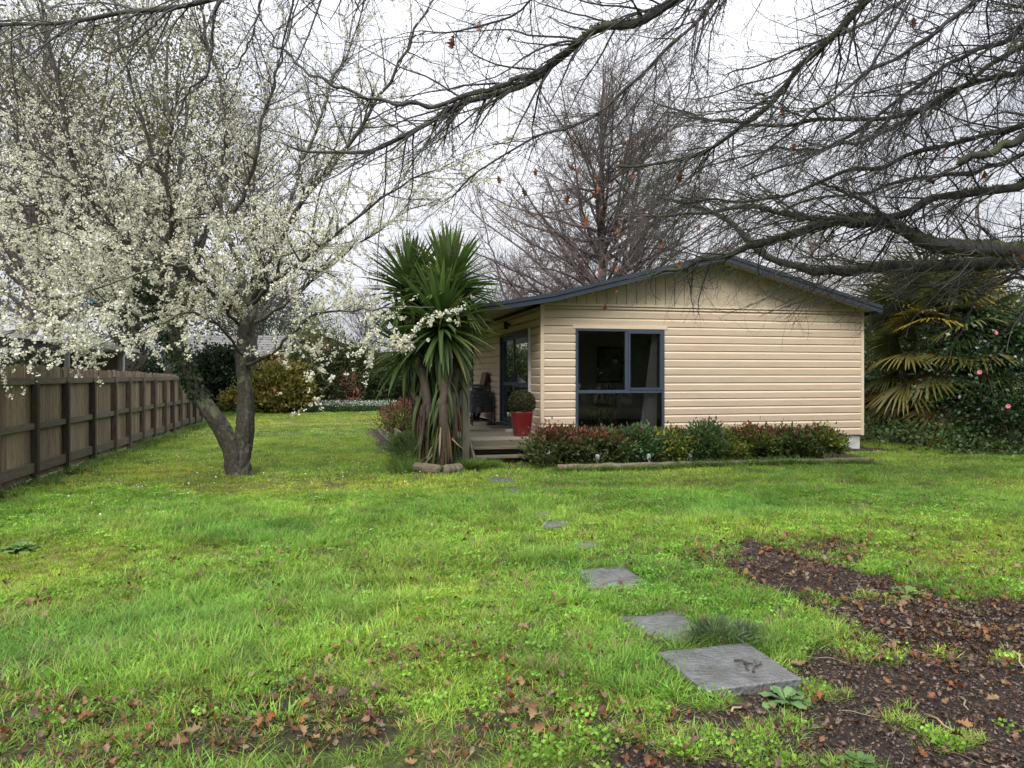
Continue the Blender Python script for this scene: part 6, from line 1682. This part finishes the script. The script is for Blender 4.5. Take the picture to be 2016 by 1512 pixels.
# fine dark mulch on the bare soil
X = -1 + 9 * rng.random(620000); Y = 1.7 + 5.7 * rng.random(620000)
near_ = np.abs(X) < .672 * Y + 3.0
X, Y = X[near_], Y[near_]
px, py, soil, lit, longg, moss, n1, n2 = lawn(X, Y)
wl_2 = blobs(px, py, [(1850, 1225, 280, 60, 1), (1640, 1085, 80, 30, 1)])
sel = rng.random(len(X)) < np.clip(soil, 0, 1) * np.where(Y < 4, .5, .3)
for poly in STONES:
    sel &= ~inpoly(px, py, poly)
X, Y, wl_2 = X[sel], Y[sel], wl_2[sel]
n = len(X)
il = rng.random(n) < .06 + .32 * wl_2
vi = np.where(il, rng.integers(0, 5, n), 8 + rng.integers(0, 3, n))
s1 = np.where(il, .015 + .022 * rng.random(n), .005 + .013 * rng.random(n) ** 1.5)
asp_ = np.where(il, 1, .35 + .6 * rng.random(n)); hz_ = np.where(il, 1, .35 + .4 * rng.random(n))
cc = pick([(0.026, 0.018, 0.013), (0.042, 0.027, 0.019), (0.068, 0.043, 0.031), (0.020, 0.015, 0.012), (0.10, 0.075, 0.06)], n, .25)
lc = pick([(0.07, 0.036, 0.025), (0.10, 0.053, 0.036), (0.14, 0.09, 0.065), (0.045, 0.03, 0.024), (0.18, 0.14, 0.12)], n, .2)
rot = np.stack([rng.normal(0, .3, n), rng.normal(0, .3, n), rng.random(n) * 6.28], 1)
scatter('soil_mulch', 'dark wet mulch of bark crumbs and rotted leaves on the bare soil', 'mulch', np.stack([X, Y, gz(X, Y) + np.where(il, .008, .002)], 1), vi, rot, np.stack([s1, s1 * asp_, s1 * hz_], 1), np.where(il[:, None], lc, cc), LIT)
print('mulch', n)
# fallen plum petals on the lawn
n = 420
X = pb[0] + rng.normal(0, 2.3, n); Y = pb[1] + rng.normal(-.2, 2.4, n)
ok_ = (X > fx(Y) + .1) & (np.hypot(X - pb[0], Y - pb[1]) > .3) & (Y > 7.2)
X, Y = X[ok_], Y[ok_]; n = len(X)
V, Fq = leafquads(np.stack([X, Y, gz(X, Y) + .03 + .03 * rng.random(n)], 1), np.stack([rng.normal(0, 1, n), rng.normal(0, 1, n), rng.normal(.1, .25, n)], 1), .016 + .012 * rng.random(n), .9)
o = npobj('fallen_petals', V, Fq, M['petal'], None, col=np.repeat(pick([(.8, .8, .74)], n, .06), 4, 0)); tag(o, 'white plum petals fallen on the grass under the tree', 'petals', kind='stuff')

# larger fallen oak leaves one can pick out
FLM = [oakleaf_mesh('fallen_leaf', 500 + i, M['dryleaf']) for i in range(8)]
cand = []
X, Y = samp(30000, 2.6, 7.0, 0)
px, py, soil, lit, longg, moss, n1, n2 = lawn(X, Y)
w_ = np.clip(lit * 1.0 + .05 - .7 * longg, 0, 1) * (py < 1505)
i_ = np.where(rng.random(len(X)) < w_ * .35)[0][:210]
for i in i_:
    col = pick([(0.11, 0.048, 0.018), (0.16, 0.08, 0.03), (0.075, 0.042, 0.022), (0.21, 0.135, 0.065), (0.19, 0.068, 0.018)], 1, .2)[0]
    s = .045 + .04 * rng.random()
    o = inst('fallen_leaf', FLM[rng.integers(8)], None, (X[i], Y[i], float(gz(X[i], Y[i])) + .03 + .02 * rng.random()), (rng.normal(0, .35), rng.normal(0, .35), rng.random() * 6.28), s, tuple(col))
    on = 'bare soil' if soil[i] > .5 else 'grass'
    tag(o, 'single curled brown oak leaf lying on the ' + on, 'leaf', 'fallen oak leaves on ' + on)
# sticks on the big slab and soil
for (xa, ya, xb, yb_, lb) in ((1483, 1342, 1500, 1322, 'short forked black twig lying on the large slab'), (1465, 1325, 1473, 1338, 'short black twig beside the forked one on the large slab'), (1445, 1318, 1482, 1326, 'thin straight twig lying across the large slab'), (1890, 1365, 1905, 1390, 'pale curved stick lying on the bare soil'),
                              (1820, 1400, 1880, 1435, 'long thin pale stick on the bare soil'), (1995, 1285, 2016, 1320, 'grey stick at the edge of the leaf litter'), (1440, 1406, 1462, 1396, 'pale stick on the soil below the large slab'), (1770, 1248, 1795, 1240, 'pale grey stick on the leaf litter')):
    a, b = G(xa, ya), G(xb, yb_)
    on = 'slab' in lb and 'below' not in lb
    z = float(gz(a[0], a[1])) + (.062 if on else .014)
    L = float(np.linalg.norm(b - a))
    m_ = MB(); m_.tube([(0, 0, z), (L * .35, .012, z + .006), (L * .7, -.006, z + .004), (L, .004, z)], [.006, .005, .004, .003], 6)
    if 'forked' in lb[:14]: m_.tube([(L * .5, 0, z + .004), (L * .85, .035, z + .01)], [.004, .002], 5)
    o = m_.build('stick', M['woodstem'] if on else M['straw'], None, (a[0], a[1], 0), (0, 0, math.atan2(b[1] - a[1], b[0] - a[0]))); tag(o, lb, 'stick')
# broad-leaved weeds
def weed(label, px_, py_, r, n, pal, name='broadleaf_weed'):
    q = G(px_, py_)
    t = empty(name, (q[0], q[1], float(gz(q[0], q[1]))), 0, label, 'weed')
    for i in range(n):
        a = i * 2.4; L = r * (.55 + .5 * (i / n)); el = .9 - .75 * i / n
        vs, fs = [], []
        for k, (tt_, w) in enumerate(((0, .06), (.3, .14), (.5, .3), (.75, .42), (.92, .28), (1, .03))):
            z = math.sin(el) * tt_ - .35 * tt_ ** 2 * math.cos(el); x = math.cos(el) * tt_ + .02
            wv = w * .55 * (1 + .18 * math.sin(k * 2.3 + i))
            vs += [(x, -wv, z + .04 * math.sin(k * 3)), (x, 0, z), (x, wv, z + .04 * math.cos(k * 3))]
            if k: fs += [(3 * k - 3, 3 * k - 2, 3 * k + 1, 3 * k), (3 * k - 2, 3 * k - 1, 3 * k + 2, 3 * k + 1)]
        me = npmesh('leaf', np.array(vs) * L, fs, M['objleaf'], col=np.ones((len(vs), 3)), smooth=True)
        inst('leaf', me, t, (0, 0, .012), (0, 0, a), None, tuple(pick(pal, 1)[0]))
    return t
weed('pale green broad-leaved weed at the edge of the large slab', 1545, 1378, .15, 15, [(0.10, 0.19, 0.07), (0.13, 0.22, 0.08)])
weed('bushy green weed in the lawn towards the fence', 40, 1085, .20, 22, [(0.10, 0.19, 0.05), (0.14, 0.23, 0.05)])
weed('flat leafy weed among brown leaves on the lawn', 560, 1352, .09, 11, [(0.10, 0.2, 0.06), (0.12, 0.22, 0.06)])
weed('green dock weed at the edge of the leaf litter', 1785, 1178, .17, 10, [(0.12, 0.2, 0.05), (0.15, 0.22, 0.06)])
weed('low green weed in the soil by the frame foot, near tufts of grass', 1690, 1500, .10, 14, [(0.08, 0.16, 0.04)])
# dark feathery tuft beside the slabs
q = G(1420, 1268)
shrub('dark_grass_tuft', 'dark grey green feathery tuft between the two largest slabs', 'plant', (q[0], q[1], .0), (.17, .10, .10), 900, .06, [(0.10, 0.15, 0.065), (0.075, 0.12, 0.05), (0.14, 0.19, 0.09)], clumps=14, asp=.08, stems=0, upd=.6)
